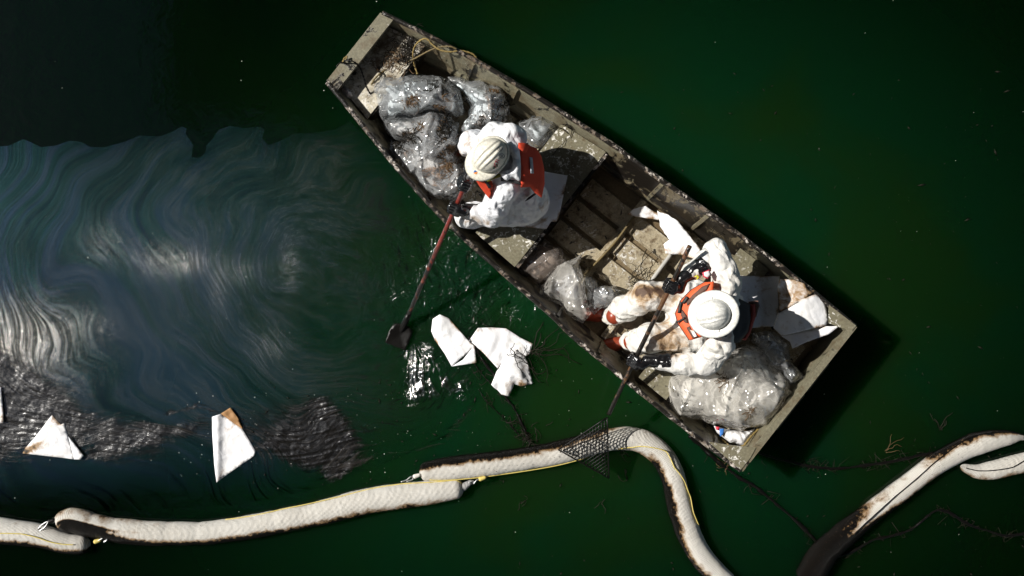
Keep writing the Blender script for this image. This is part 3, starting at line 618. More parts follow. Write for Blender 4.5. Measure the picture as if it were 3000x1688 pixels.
# ================================================================== ropes in the bow
def rope(pxz, r, m, label, cat='rope', name='rope', n=60, **kw):
    pts = smooth([P(x, y, z) for (x, y), z in pxz], n)
    def dp(V, UV, C): return C+(V-C)*(1+.28*np.sin(UV[:, 0]*2*math.pi/(r*5)+UV[:, 1]*2*math.pi*2))[:, None]
    return sweep(name, pts, r, m, None, seg=6, disp=dp, label=label, cat=cat, **kw)
z = [.30, .34, .40, .47, .48, .47, .47, .47, .46, .44, .42]
rope(list(zip(zp(Z1, (1040, 700), (1000, 560), (1010, 450), (1070, 380), (1130, 370), (1180, 420), (1250, 470), (1350, 490), (1450, 480), (1560, 510), (1610, 570)), z)), .0065, M_rope, 'yellow rope looping up beside the bow deck and over the far rim', n=220)
z = [.2, .26, .33, .36, .33, .32, .36, .44, .47, .49, .485]
rope(list(zip(zp(Z1, (560, 1100), (590, 950), (600, 820), (650, 730), (760, 650), (900, 600), (1000, 560), (1150, 480), (1250, 445), (1350, 440), (1410, 465)), z)), .0065, M_ropebrown, 'brown yellow rope running from the clear bags diagonally over the bow deck', n=220)
z = [.40, .49, .52, .5, .46, .40, .34, .31, .3]
rope(list(zip(zp(Z1, (275, 625), (335, 580), (420, 575), (490, 630), (530, 720), (560, 820), (600, 890), (650, 930), (640, 940)), z)), .006, M_tarrope, 'dark rope hanging over the bow edge near the left corner', n=160)
rope(list(zip(zp(Z1, (335, 585), (350, 550), (375, 535), (365, 560), (340, 580)), [.5, .49, .49, .49, .5])), .005, M_rope, 'short yellow knot on the outer edge of the bow', n=30)
rope(list(zip(zp(Z5, (590, 1195), (640, 1240), (720, 1245), (780, 1180), (830, 1130)), [.2, .3, .35, .3, .25])), .008, M_rope, 'yellow rope end in the stern corner beside the small white bag', n=60)
# ================================================================== bags
def bag(poly, label, z0, H, mp, mc, seed, st=None, w=34, cr=.05, cf=9, shrink=.80, ch=.72, rough=4, fib=(), side=.02, group='clear plastic bags of oily waste in the boat'):
    H = H*.72; w = w*.8; z0 = z0+H*.2; poly = np.array(poly, float); c = poly.mean(0); cc = P(c[0], c[1], z0)
    t = thing('plastic_bag', label, 'bag', tuple(cc), group)
    dome = lambda hh, ww: (lambda x, y, d: z0+hh*np.sqrt(np.clip(1-(1-np.clip(d/ww, 0, 1))**2, 0, 1)))
    slab('plastic_film', poly, dome(H, w), .01, mp, t, res=4.5, round_=False, cr=cr*.75, cf=cf, seed=seed, K=4, bottom=z0-.02, rough=rough, side=side)
    ip = c+(poly-c)*shrink
    base = dome(H*ch, w*.8)
    slab('oily_contents', ip, lambda x, y, d: base(x, y, d)+.03*vnoise(PA(np.column_stack([x, y]), 0)*7, seed)*np.clip(d/20, 0, 1), .01, mc, t, res=6, round_=True, cr=.02, cf=5, seed=seed+3, bottom=z0-.015, stain=st)
    for (fx, fy, fr, fn, fm) in fib:
        rg = np.random.default_rng(seed+fn); parts = []
        for k in range(fn):
            q0 = np.array([fx, fy])+rg.normal(size=2)*fr*.5; a = rg.uniform(0, 6.28); l = rg.uniform(8, 30); q = []
            for j in range(5): a += rg.normal()*.5; q0 = q0+np.array([math.cos(a), math.sin(a)])*l/5; q.append(q0.copy())
            q = np.array(q); dd = bdist(q, poly)*inpoly(q, poly); zz = z0+H*np.sqrt(np.clip(1-(1-np.clip(dd/w, 0, 1))**2, 0, 1))+.004+.01*rg.random()
            parts.append(tubemesh(PA(q, zz), rg.uniform(.0012, .0034), 4))
        v_, f_ = join(parts); mk('weed_fibres', v_, f_, fm, t, kind='stuff')
    return t
bag(zp(Z1, (600, 780), (700, 690), (860, 705), (960, 690), (1100, 700), (1200, 720), (1330, 740), (1430, 840), (1490, 950), (1480, 1060), (1400, 1100), (1310, 1080), (1150, 1060), (1000, 1110), (860, 1100), (720, 1160), (680, 1110), (650, 1000), (640, 920), (590, 850)), 'large clear bag of pale blue and brown oily pads against the bow deck', .12, .34, M_plastic, M_cont, 21, gs((1305, 290, 24, 50, 1.1), (1200, 300, 28, 22, .8), (1260, 340, 40, 14, .7), (1225, 240, 20, 10, .5)), w=50, fib=((1205, 290, 22, 60, M_weedb), (1275, 270, 26, 90, M_twig), (1290, 300, 22, 70, M_weedb)))
bag(zp(Z1, (1330, 735), (1440, 725), (1560, 760), (1700, 790), (1820, 820), (1890, 890), (1920, 1000), (1900, 1100), (1850, 1190), (1780, 1230), (1660, 1250), (1560, 1240), (1500, 1320), (1450, 1280), (1440, 1200), (1520, 1100), (1540, 980), (1470, 870), (1400, 800)), 'clear bag of pale blue pads with a brown furry end beside the far wall', .12, .36, M_plastic, M_cont, 22, gs((1460, 280, 40, 40, 1.1), (1430, 360, 40, 40, .9), (1340, 310, 14, 50, .6)), w=60, fib=((1455, 265, 26, 110, M_weedb), (1470, 290, 20, 60, M_twig), (1435, 350, 26, 90, M_twig), (1340, 290, 16, 50, M_twig)))
bag(zp(Z1, (700, 1130), (860, 1090), (1000, 1100), (1150, 1050), (1310, 1075), (1430, 1170), (1440, 1290), (1470, 1360), (1400, 1440), (1450, 1560), (1200, 1560), (1050, 1480), (950, 1390), (860, 1330), (760, 1270), (720, 1190))
    , 'clear bag packed with dark brown fibrous oily waste beside the front worker', .12, .36, M_plastic, M_contd, 23, gs((1300, 385, 60, 40, .9), (1310, 450, 40, 40, .8), (1200, 400, 35, 16, .8), (1215, 370, 20, 20, -.4)), w=60, fib=((1255, 350, 34, 150, M_weedb), (1290, 380, 40, 150, M_twig), (1320, 440, 34, 130, M_weedb), (1290, 440, 40, 90, M_twig), (1200, 395, 22, 60, M_twig)))
bag(zp(FF, (980, 350), (1060, 350), (1110, 380), (1150, 400), (1185, 440), (1190, 470), (1150, 500), (1110, 505), (1060, 490), (1040, 450), (1000, 430), (975, 390)), 'crumpled grey clear bag wedged along the near wall by the front worker', .12, .32, M_plastic, M_contd, 24, gs((1320, 520, 40, 40, .8), (1200, 440, 20, 30, .4), (1240, 510, 30, 12, .5)), w=40, cr=.06, fib=((1320, 490, 26, 90, M_weedb), (1170, 420, 20, 50, M_twig)))
bag(zp(Z1, (1980, 1150), (2100, 1110), (2200, 1100), (2330, 1150), (2370, 1220), (2300, 1300), (2220, 1400), (2150, 1400), (2050, 1330), (1990, 1240)), 'small nearly empty clear bag behind the front worker by the wide bench', .12, .28, M_plastic, M_cont, 25, None, w=30, cr=.07, ch=.3, shrink=.5)
bag(zp(Z1, (310, 830), (350, 800), (400, 840), (440, 890), (440, 925), (380, 940), (330, 900)), 'tiny bag with pinkish contents in the left bow corner', .30, .08, M_plastic, m_contents('pink contents', (.5, .3, .25), (.2, .08, .05)), 26, None, w=14, cr=.02, rough=1, side=0)
bag(zp(Z12, (790, 520), (960, 440), (1080, 400), (1250, 480), (1280, 560), (1270, 640), (1180, 720), (1100, 800), (1010, 860), (900, 810), (800, 740), (780, 640)), 'brownish clear bag below the rear edge of the wide bench', .07, .22, M_plastic2, m_contents('brown film contents', (.36, .28, .22), (.2, .12, .08), sh=.02), 27, gs((1570, 780, 30, 20, .3)), w=45, cr=.035)
bag(zp(Z12, (1480, 520), (1410, 560), (1290, 600), (1200, 660), (1100, 780), (1020, 880), (965, 960), (1100, 1020), (1240, 1060), (1300, 1160), (1390, 1220), (1480, 1270), (1540, 1190), (1570, 1150), (1530, 1050), (1500, 900), (1480, 780), (1430, 640)), 'empty clear bag with a sharp upright corner in the middle of the boat', .07, .30, M_plasticw, m_contents('grey film contents', (.45, .46, .48), (.3, .24, .2), sh=.2), 28, None, w=60, cr=.07, cf=7, ch=.35, shrink=.6, rough=2)  # inner part coloured mid grey
bag(zp(Z12, (1500, 760), (1570, 750), (1650, 850), (1800, 850), (1870, 950), (1960, 980), (1850, 1060), (1700, 1100), (1600, 1180), (1560, 1150), (1530, 1000)), 'clear bag by the boot of the rear worker, with dark scraps inside', .07, .2, M_plastic, M_contd, 29, gs((1740, 880, 25, 25, .7)), w=30, cr=.04, ch=.5, shrink=.6)
bag(zp(Z5, (240, 780), (350, 720), (480, 650), (620, 620), (760, 580), (880, 610), (960, 740), (1030, 800), (1040, 900), (980, 1030), (900, 1120), (760, 1120), (730, 1145), (600, 1110), (500, 1080), (400, 1060), (290, 1040), (240, 980), (220, 860)), 'big clear bag of cream coloured pads filling the stern', .14, .40, M_plasticw, M_contw, 30, gs((2130, 1100, 40, 40, .5), (2290, 1160, 20, 40, .6), (2190, 1205, 15, 15, .6)), w=80, cr=.055, fib=((2130, 1110, 30, 60, M_weedb), (2195, 1208, 8, 14, M_weedb), (2290, 1150, 18, 30, M_weedb)))
bag(zp(Z5, (800, 500), (900, 490), (1030, 560), (1030, 680), (1140, 780), (1040, 850), (980, 760), (900, 740), (850, 620), (790, 560)), 'dark see-through bag between the rear worker and the stern board', .2, .28, M_plastic, m_contents('dark contents', (.2, .18, .16), (.12, .08, .05), sh=.05), 31, None, w=40, cr=.05, ch=.4, shrink=.6)  # contents coloured darker than in the other bags
t = bag(zp(Z5, (540, 1110), (620, 1130), (740, 1150), (810, 1130), (770, 1190), (740, 1240), (640, 1220), (560, 1160)), 'small white printed bag in the near stern corner', .2, .1, m_cloth('white print bag', (.8, .8, .82), cf=14), M_contw, 32, None, w=20, cr=.02, rough=1, side=0)
slab('blue_print', zp(Z5, (575, 1130), (605, 1128), (600, 1165), (580, 1180)), .302, .01, M_blueink, t, res=5, cr=.01); slab('red_print', zp(Z5, (548, 1115), (575, 1116), (572, 1140), (556, 1136)), .285, .01, M_redink, t, res=5, cr=.01)
# ================================================================== absorbent pads
def pad(poly, label, z, m=None, seed=1, name='absorbent_pad', th=.006, cr=.01, cf=6, stain=None, rough=0, res=7, **kw):
    return slab(name, poly, z, th, m or M_pad, None, res=res, cr=cr, cf=cf, seed=seed, stain=stain, rough=rough, label=label, cat='pad', **kw)
pad(zp(Z2, (1200, 600), (1640, 632), (1915, 682), (1880, 860), (1812, 1180), (1785, 1240), (1715, 1240), (1660, 1330), (1200, 1290), (1030, 1250), (1060, 1190), (1200, 900)), 'large square white pad on the wide bench under the front worker', .352, seed=2, cr=.006, stain=gs((1600, 650, 30, 20, .4), (1640, 530, 20, 20, .3)))
pad(zp(Z5, (600, 128), (968, 132), (955, 370), (950, 458), (800, 470), (600, 480)), 'flat white square pad behind the right shoulder of the rear worker', lambda x, y, d: .37+.0003*(2290-x), seed=3, cr=.004, stain=None)
pad(zp(Z5, (960, 370), (1100, 285), (1200, 252), (1262, 292), (1285, 420), (1272, 455), (985, 522), (930, 470)), 'thick folded white pad stack on the stern beside the corner plate', lambda x, y, d: .44+.05*np.sin(np.clip((x-2280)/150, 0, 1)*3.1), seed=4, cr=.006, th=.02, stain=gs((2395, 866, 20, 8, .4)))
pad(zp(Z5, (980, 525), (1270, 460), (1355, 458), (1290, 510), (1150, 560), (1052, 605), (1035, 560)), 'white pad flap hanging down below the folded stack at the stern', lambda x, y, d: .40+.0004*(x-2300), seed=5, cr=.012, stain=None)
pad(zp(Z5, (968, 150), (1055, 155), (1130, 180), (1160, 220), (1205, 228), (1110, 292), (960, 375), (955, 200)), 'brown stained pad draped over the far rim near the stern', lambda x, y, d: .43+.06*np.sin(np.clip((x-2270)/130, 0, 1)*2.6), seed=6, cr=.02, cf=10, stain=gs((2300, 880, 40, 60, .7), (2370, 850, 40, 40, .55)))
pad(zp(Z3, (1535, 860), (1640, 900), (1740, 980), (1830, 1080), (1940, 1230), (1880, 1310), (1750, 1275), (1600, 1270), (1590, 1180), (1650, 1140), (1610, 1060), (1560, 1000), (1550, 930)), 'torn white rag lying up the far wall in front of the rear worker', lambda x, y, d: .17+.0006*np.clip(x-1920, 0, 200), seed=7, name='torn_rag', cr=.04, cf=7, rough=3, stain=gs((2000, 740, 50, 25, .35)), res=5)
pad(zp(Z3, (1250, 890), (1310, 840), (1420, 820), (1540, 880), (1560, 945), (1440, 930), (1330, 912)), 'shaded grey white rag on the floor beside the torn white rag', .14, seed=8, name='torn_rag', cr=.03, cf=8, rough=3, stain=gs((1880, 630, 60, 20, .25)))
# floating ones
t = thing('floating_pad', 'long folded white pad floating nearest the shovel blade', 'pad', tuple(P(1320, 1000, .01)), 'white absorbent pads floating on the water')
slab('sheet', zp(Z6, (525, 205), (575, 172), (640, 200), (770, 350), (822, 395), (800, 420), (740, 470), (660, 540), (610, 450), (540, 350), (515, 290)), lambda x, y, d: .014+.006*np.clip(d/20, 0, 1)+.022*np.exp(-((x-1290)/20)**2-((y-950)/30)**2), .006, M_pad, t, res=6, cr=.012, cf=7, seed=41, stain=gs((1285, 945, 12, 8, .3)))
slab('folded_corner', zp(Z6, (770, 360), (822, 395), (836, 515), (662, 540), (740, 492), (806, 408)), .032, .005, M_pad, t, res=6, cr=.004, seed=42, stain=gs((1390, 1060, 10, 30, .2)))
t = thing('floating_pad', 'crumpled white pad tied round with black weed, floating by the boat side', 'pad', tuple(P(1460, 1060, .01)), 'white absorbent pads floating on the water')
slab('sheet', zp(Z6, (785, 355), (845, 268), (940, 265), (1045, 272), (1150, 340), (1235, 380), (1215, 450), (1160, 490), (1040, 510), (985, 555), (890, 450)), lambda x, y, d: .016+.014*np.clip(d/25, 0, 1), .006, M_pad, t, res=6, cr=.03, cf=6, seed=43, stain=gs((1470, 965, 50, 5, .5)))
slab('twisted_end', zp(Z6, (1040, 470), (1110, 420), (1180, 470), (1200, 520), (1235, 665), (1150, 680), (1100, 662), (1065, 752), (1010, 735), (945, 665), (975, 580)), lambda x, y, d: .035+.04*np.clip(d/25, 0, 1), .01, M_pad, t, res=5, cr=.05, cf=8, seed=44, rough=2, stain=gs((1530, 1125, 18, 10, .8), (1480, 1130, 20, 15, .35)))
t = thing('floating_pad', 'white triangular pad with a brown rusty corner floating between two oil slicks', 'pad', tuple(P(680, 1300, .01)), 'white absorbent pads floating on the water')
slab('sheet', zp(Z8, (1410, 390), (1465, 370), (1560, 430), (1612, 470), (1700, 618), (1690, 650), (1560, 740), (1440, 826), (1425, 700), (1412, 500)), lambda x, y, d: .014+.03*np.exp(-((x-635)/14)**2), .006, M_pad, t, res=7, cr=.008, seed=45, stain=gs((740, 1335, 12, 8, .4)))
slab('brown_corner', zp(Z8, (1468, 368), (1532, 328), (1585, 400), (1615, 472), (1555, 432)), .026, .005, m_cloth('rust stained pad', (.34, .18, .07), cf=14), t, res=5, cr=.01, seed=46, stain=gs((670, 1215, 15, 12, .2)))
t = thing('floating_pad', 'white pad folded to a triangle floating far left, brown along its lower left edge', 'pad', tuple(P(150, 1290, .01)), 'white absorbent pads floating on the water')
slab('sheet', zp(Z8, (345, 378), (402, 440), (425, 433), (452, 520), (492, 672), (400, 660), (150, 632), (165, 600), (220, 540)), lambda x, y, d: .014+.008*np.clip(d/20, 0, 1), .006, M_pad, t, res=7, cr=.008, seed=47, stain=gs((105, 1312, 30, 12, .8), (70, 1325, 20, 12, .8), (120, 1300, 30, 8, .5)))
slab('folded_corner', zp(Z8, (455, 522), (556, 650), (532, 674), (492, 672)), .03, .008, M_pad, t, res=6, cr=.006, seed=48)
pad([(-30, 1130), (2, 1135), (9, 1210), (10, 1240), (-30, 1240)], 'sliver of a cream pad cut off by the left edge of the photo', .03, seed=49, group='white absorbent pads floating on the water', name='floating_pad', stain=gs((8, 1200, 8, 60, .5)))
# ================================================================== booms
def boom(poly, rpx, label, stf, cords, seed, zc=.035, n=170, group='white sausage booms linked across the water'):
    pts = smooth([P(x, y, zc) for x, y in poly], n); rad = np.interp(np.linspace(0, 1, n), np.linspace(0, 1, len(rpx)), rpx)*CAMH/PXM/CAMH
    t = thing('absorbent_boom', label, 'boom', tuple(pts[n//2]), group)
    L = np.linspace(0, 1, n)
    for i in (0, 1, 2, 3, 4):                     # rounded ends
        q = math.sin(math.acos(1-(i+.35)/5.2))
        if rpx[0] > 6: rad[i] *= q
        rad[n-1-i] *= q if rpx[-1] > 6 else 1
    def dp(V, UV, C):
        d = V-C; l = UV[:, 0]; w = np.exp(-((fbm(np.column_stack([l*3, l*0, l*0]), seed, 2)-.55)/.2)**2)
        k = 1+.05*fbm(V*5, seed, 3)+.025*crumple(V, 22, seed)-.05*w
        fr = (np.abs(((UV[:, 0]*26+UV[:, 1]*2.0+.8*vnoise(V*4, seed)) % 1)-.5)*2)
        return C+d*(k+.022*(fr-.5)*np.clip(vnoise(V*2.2, seed+4)+.4, 0, 1))[:, None]
    sweep('fabric_sleeve', pts, rad, M_boom, t, seg=28, disp=dp, stain=stf)
    # side vectors for the cords lying on the sleeve
    T = np.gradient(pts, axis=0); T /= np.linalg.norm(T, axis=1)[:, None]; S = np.column_stack([-T[:, 1], T[:, 0], 0*T[:, 0]])    # left of travel
    for (u0, u1, offs, m) in cords:
        i0, i1 = int(u0*(n-1)), int(u1*(n-1)); k = np.linspace(0, 1, i1-i0+1); a = np.interp(k, np.linspace(0, 1, len(offs)), offs)
        c = pts[i0:i1+1]+S[i0:i1+1]*(rad[i0:i1+1]*1.03*a)[:, None]; c[:, 2] += rad[i0:i1+1]*1.05*np.sqrt(np.clip(1-a*a, 0, 1))+.003
        sweep('cord', c, .0042, m, t, seg=5)
    return t, pts, rad
# v runs round the sleeve: 0 = right side (travel), .25 top, .5 left side, .75 bottom
def stain_sides(funcR, funcL, top=None):
    def f(V, UV, L):
        u = UV[:, 0]/L; c = np.cos(UV[:, 1]*2*np.pi); r = np.clip(c, 0, 1); l = np.clip(-c, 0, 1)
        out = (funcR(u)*r**1.1+funcL(u)*l**1.1)*1.2
        if top is not None: out = out+top(u, c)
        return out-.05
    return f
I = lambda xs, ys: (lambda u: np.interp(u, xs, ys))
boom([(-70, 1548), (0, 1556), (110, 1569), (195, 1592), (262, 1598)], [38, 38, 36, 31, 26], 'white boom end at the far left, oily along its lower side', stain_sides(I([0, 1], [.95, .9]), I([0, 1], [.1, .2])), [(0, .9, (.0, .1, .25, .1, .25), M_yellow)], 61, n=70)
boom(zp(Z8, (395, 1120), (470, 1078), (600, 1108), (750, 1140), (900, 1155), (1100, 1165), (1300, 1163), (1500, 1147), (1700, 1117), (1900, 1076), (2100, 1035), (2300, 984))+zp(Z9, (200, 680), (400, 650), (600, 622), (765, 592)), [33, 37, 36, 35, 35, 34, 34, 34, 34, 35, 36, 37, 37, 38, 37, 34, 30], 'long white boom at the lower left, its left end black with oil', stain_sides(I([0, .1, .2, .4, .7, 1], [1.3, 1.5, 1.15, .9, .75, .45]), I([0, .05, .15, .3, 1], [.5, .35, .35, .1, 0]), lambda u, c: np.exp(-((u-.07)/.085)**2)*np.where(c > -.35, 1.1, 0)), [(.42, 1., (.98, .96, .97, .95, .9, .97, .98, .9, .8), M_yellow)], 62, n=260)
boom(zp(Z9, (492, 500), (600, 490), (760, 468), (900, 452), (1100, 425), (1300, 392), (1450, 358), (1580, 320), (1700, 296), (1810, 290), (1900, 312), (1990, 372), (2050, 450), (2090, 540), (2110, 640), (2135, 740), (2170, 850), (2215, 950), (2270, 1040), (2340, 1120), (2440, 1220)), [26, 33, 35, 35, 34, 34, 34, 34, 33, 32, 33, 34, 35, 35, 36, 38, 37, 35, 34, 34, 34], 'white boom curving like a hook round the near stern corner of the boat', stain_sides(I([0, .4, .5, .6, .75, .8, 1], [0, 0, .1, .6, 1.2, 1.0, .6]), I([0, .3, .42, .5, .6, .7, 1], [1.15, 1.0, .9, .35, .1, .1, .2])),
     [(.03, .42, (-.7, -.9, -.97, -.98, -.98, -.98, -.98), M_yellow), (.50, .82, (-.8, -.6, -.1, .5, .3, .7, .9, .8, .95), M_yellow)], 63, n=300)
boom(zp(Z10, (2289, 362), (2250, 352), (2180, 355), (2050, 372), (1900, 410), (1750, 475), (1600, 560), (1490, 640), (1400, 710), (1300, 790), (1200, 865), (1100, 940), (1000, 1015), (900, 1095), (800, 1180), (710, 1270), (640, 1380), (580, 1500)), [6, 22, 30, 34, 32, 31, 31, 30, 30, 31, 32, 33, 34, 36, 37, 39, 40, 41], 'white boom at the lower right turning black with oil towards the bottom edge', stain_sides(I([0, .3, .42, .6, 1], [.62, .72, .2, .3, 1.3]), I([0, .28, .4, .55, .7, 1], [0, .05, .45, .9, 1.4, 1.5]), lambda u, c: np.where(u > .62, (u-.62)*3.6, 0)*np.where(c < .55, 1, .3)),
     [(.02, .75, (-.75, -.8, -.85, -.55, -.35, -.3, -.1, .1), M_tarrope)], 64, n=240, group=None)
boom(zp(Z10, (1790, 582), (1850, 605), (1930, 625), (2050, 612), (2200, 575), (2400, 528)), [9, 20, 27, 28, 28, 28], 'short clean white boom end cut off by the right edge of the photo', stain_sides(I([0, 1], [.45, .55]), I([0, .3, 1], [.0, .0, .0])), [(.05, 1., (.1, .3, .2, .1, .5, .3), M_tarrope)], 65, n=90)
# end ties and clips
def clip(pts, label, knot, m_k=M_yellow):
    t = thing('boom_clip', label, 'clip', tuple(P(*pts[0], .1)), 'metal clips joining the booms')
    v, f = tubemesh(smooth([P(x, y, .10) for x, y in pts], 24), .005, 6); mk('hook', v, f, M_steel, t)
    w, f = sdfmesh([(P(knot[0]-6, knot[1]+2, .09), P(knot[0]+6, knot[1]-2, .09), .018, .014)], .006, .01, .01); mk('knot', w, f, m_k, t)
clip(zp(Z8, (250, 1140), (275, 1110), (320, 1085), (300, 1120), (260, 1150)), 'metal clip at the black left end of the long boom', zp(Z8, (345, 1080))[0], M_tarrope)
clip(zp(Z8, (650, 1215), (690, 1195), (712, 1205), (690, 1225), (700, 1210)), 'metal clip off the end of the far left boom', zp(Z8, (650, 1215))[0])
clip(zp(Z9, (375, 562), (410, 550), (440, 528), (450, 545), (410, 560)), 'metal clip with a pale ball at the left end of the hooked boom', zp(Z9, (475, 524))[0], M_boom)
clip(zp(Z9, (800, 570), (830, 555), (832, 575), (850, 552), (875, 545)), 'metal clip at the right end of the long boom', zp(Z9, (888, 540))[0])
w, f = sdfmesh([(P(*zp(Z9, (768, 595))[0], .05), P(*zp(Z9, (815, 562))[0], .07), .032, .018)], .008, .01, .01); mk('end_tie', w, f, m_cloth('grey tie', (.25, .25, .25)), None, label='grey cloth tie bunched at the right end of the long boom', cat='tie')
# ================================================================== oily lines and weed on the water
def oline(pxs, r, label, seed, hair=10, group='oil blackened lines drifting on the water'):
    t = thing('oily_rope', label, 'rope', tuple(P(*pxs[len(pxs)//2], .01)), group)
    pts = smooth([P(x, y, .012) for x, y in pxs], 90); rg = np.random.default_rng(seed)
    sweep('rope', pts, r*(1+.35*vnoise(pts*9, seed)), M_tarrope, t, seg=7, disp=lambda V, UV, C: C+(V-C)*(1+.5*fbm(V*30, seed, 2))[:, None])
    parts = []
    for k in range(hair//3):
        i = rg.integers(2, 88); p = pts[i]; a = rg.uniform(0, 6.28); l = rg.uniform(.02, .10)
        q = [p+np.array([math.cos(a+j*.5*rg.normal())*l*j/4, math.sin(a+j*.5*rg.normal())*l*j/4, .004*rg.random()]) for j in range(5)]
        parts.append(tubemesh(q, rg.uniform(.001, .0025), 4))
    v, f = join(parts); mk('weed_strands', v, f, M_twig, t, kind='stuff')
oline([(2020, 1275), (2090, 1340), (2160, 1395)]+zp(Z10, (150, 730), (300, 850), (430, 960), (560, 1080), (690, 1215)), .014, 'black oily line running from under the near stern corner down to the black boom', 71, 50)
oline(zp(Z10, (60, 440), (160, 465), (300, 510), (450, 550), (650, 590), (850, 600), (1050, 572), (1250, 545), (1450, 500), (1570, 480)), .011, 'black oily line with brown weed from the stern to the lower right boom', 72, 160)
oline(zp(Z10, (760, 1300), (880, 1275), (1000, 1220), (1100, 1165), (1250, 1130), (1400, 1080), (1500, 1000), (1600, 930), (1700, 950), (1850, 1040), (2000, 1090), (2150, 1130), (2360, 1105)), .011, 'wavy black oily line leaving the lower right of the photo', 73, 120)
oline(zp(Z6, (780, 330), (840, 430), (905, 530), (975, 620), (1040, 750), (1100, 830), (1150, 930), (1190, 1020), (1215, 1095)), .009, 'thick black line passing under the crumpled pad to the hooked boom', 74, 90)
oline(zp(Z6, (820, 520), (880, 600), (940, 660)), .005, 'short thin black line between the two white pads', 75, 20)
oline(zp(Z6, (850, 700), (900, 780), (950, 830), (1060, 940), (1150, 1040)), .004, 'thin black line left of the thick one, below the white pads', 76, 40)
def weed(c, label, n, spread, seed, m=None, r=.003, z=.012, name='weed_clump', dirs=None, L=(.05, .25), group='clumps of weed on the water', arch=.02):
    rg = np.random.default_rng(seed); parts = []; c0 = P(c[0], c[1], z)
    for k in range(n):
        a = rg.uniform(*(dirs or (0, 6.28))); l = rg.uniform(*L); p = c0+np.append(rg.normal(size=2)*spread, 0); q = [p]
        for j in range(6):
            a += rg.normal()*.45; p = p+np.array([math.cos(a), math.sin(a), 0])*l/6; q.append(p+np.array([0, 0, arch*math.sin(j/5*3.1)*rg.random()]))
        parts.append(tubemesh(q, rg.uniform(.5, 1.2)*r, 4))
    v, f = join(parts); return mk(name, v, f, m or M_twig, None, label=label, cat='weed', group=group)
weed(zp(Z6, (1230, 455))[0], 'black weed trailing right from the crumpled white pad', 16, .03, 81, dirs=(-.6, .4), L=(.1, .5), r=.0033)
weed(zp(Z6, (1130, 480))[0], 'black weed strands wrapped over the crumpled white pad', 9, .03, 82, z=.13, L=(.08, .25), arch=.03)
weed(zp(Z10, (1640, 300))[0], 'tall black sprig of weed above the lower right boom', 5, .008, 83, dirs=(1.5, 2.0), L=(.08, .24), r=.0035)
weed(zp(Z10, (1210, 470))[0], 'brown sprig of weed standing off the black line right of the stern', 4, .008, 84, m=M_weedb, dirs=(1.15, 1.3), L=(.1, .2), r=.0018)
weed(zp(Z9, (1760, 380))[0], 'small curl of black weed under the hooked boom beside the mesh rake', 4, .02, 85, L=(.05, .14))
weed(zp(Z9, (1150, 690))[0], 'small curl of black weed in the open green water at the bottom', 5, .02, 86, L=(.04, .1))
weed(zp(Z9, (1640, 700))[0], 'thin dark twig in the green water below the mesh rake', 3, .01, 87, L=(.05, .1))
weed(zp(Z9, (1800, 560))[0], 'bent dark twig just below the hooked boom', 3, .01, 88, L=(.06, .12))
weed(zp(Z9, (2400, 470))[0], 'brown and black weed stuck to the line by the near stern corner', 9, .03, 89, L=(.03, .09), m=M_weedb, r=.002)
weed(zp(Z9, (1180, 300))[0], 'tangled black weed against the upper side of the hooked boom', 26, .05, 90, L=(.04, .14))
weed(zp(Z9, (1000, 365))[0], 'fringe of black weed along the upper edge of the hooked boom', 120, .0, 91, L=(.03, .08)) if False else None
weed(zp(Z4, (500, 560))[0], 'dark plant stems lying on the boat floor by the grey pole', 30, .03, 92, z=.13, L=(.08, .24), dirs=(-.8, 1.2), group='plant stems in the boat')
weed(zp(Z1, (950, 460))[0], 'mat of black stalks on the bow deck', 90, .07, 93, z=.352, L=(.03, .14), r=.0025, group='plant stems in the boat', arch=.015)
weed(zp(Z1, (800, 600))[0], 'brown stalks on the middle of the bow deck', 50, .06, 94, z=.35, L=(.02, .09), r=.0025, m=M_weedb, group='plant stems in the boat', arch=.01)
weed(zp(Z3, (2050, 1130))[0], 'thin twig loops on the far wall above the torn rag', 6, .01, 95, z=.36, L=(.08, .14), group='plant stems in the boat')
weed(zp(Z3, (690, 130))[0], 'bent twig lying on the lit corner of the wide bench', 3, .02, 96, z=.345, L=(.12, .2), group='plant stems in the boat')
# loose specks on the water
rg = np.random.default_rng(5); V = []; F = []; Vd = []; Fd = []
poly = [(x, y) for x, y in GS]+[(x, y) for x, y in GP[::-1]]
def specks(n, xr, yr, s0, s1, V, F, el=1.):
    q = np.column_stack([rg.uniform(*xr, n), rg.uniform(*yr, n)]); q = q[~inpoly(q, poly)]
    for x, y in q:
        c = P(x, y, .008); s = s0*(s1/s0)**(rg.random()**2.2); a = rg.uniform(0, 3.14); u = np.array([math.cos(a), math.sin(a), 0])*s*rg.uniform(1, 1+el); w = np.array([-math.sin(a), math.cos(a), 0])*s
        k = len(V); V += [c+u, c+w, c-u, c-w, c+zX*s*.8, c-zX*s*.6]; F += [[k+i, k+(i+1) % 4, k+4] for i in range(4)]+[[k+(i+1) % 4, k+i, k+5] for i in range(4)]
specks(60, (0, 3000), (0, 1688), .0018, .0045, V, F)
specks(15, (0, 1400), (800, 1500), .0015, .003, V, F); specks(60, (1150, 1900), (850, 1350), .0015, .0035, V, F); specks(70, (500, 1200), (1150, 1400), .0015, .004, V, F)
mk('foam_specks', np.array(V), F, m_simple('pale specks', (.7, .68, .62), .35), None, label='tiny pale specks of foam scattered over the water', cat='foam', kind='stuff')
specks(380, (1400, 3000), (200, 1688), .002, .009, Vd, Fd, 4.); specks(200, (700, 1500), (1100, 1420), .002, .008, Vd, Fd, 3.)
mk('dark_flecks', np.array(Vd), Fd, M_twig, None, label='tiny dark flecks of debris scattered over the green water', cat='debris', kind='stuff')
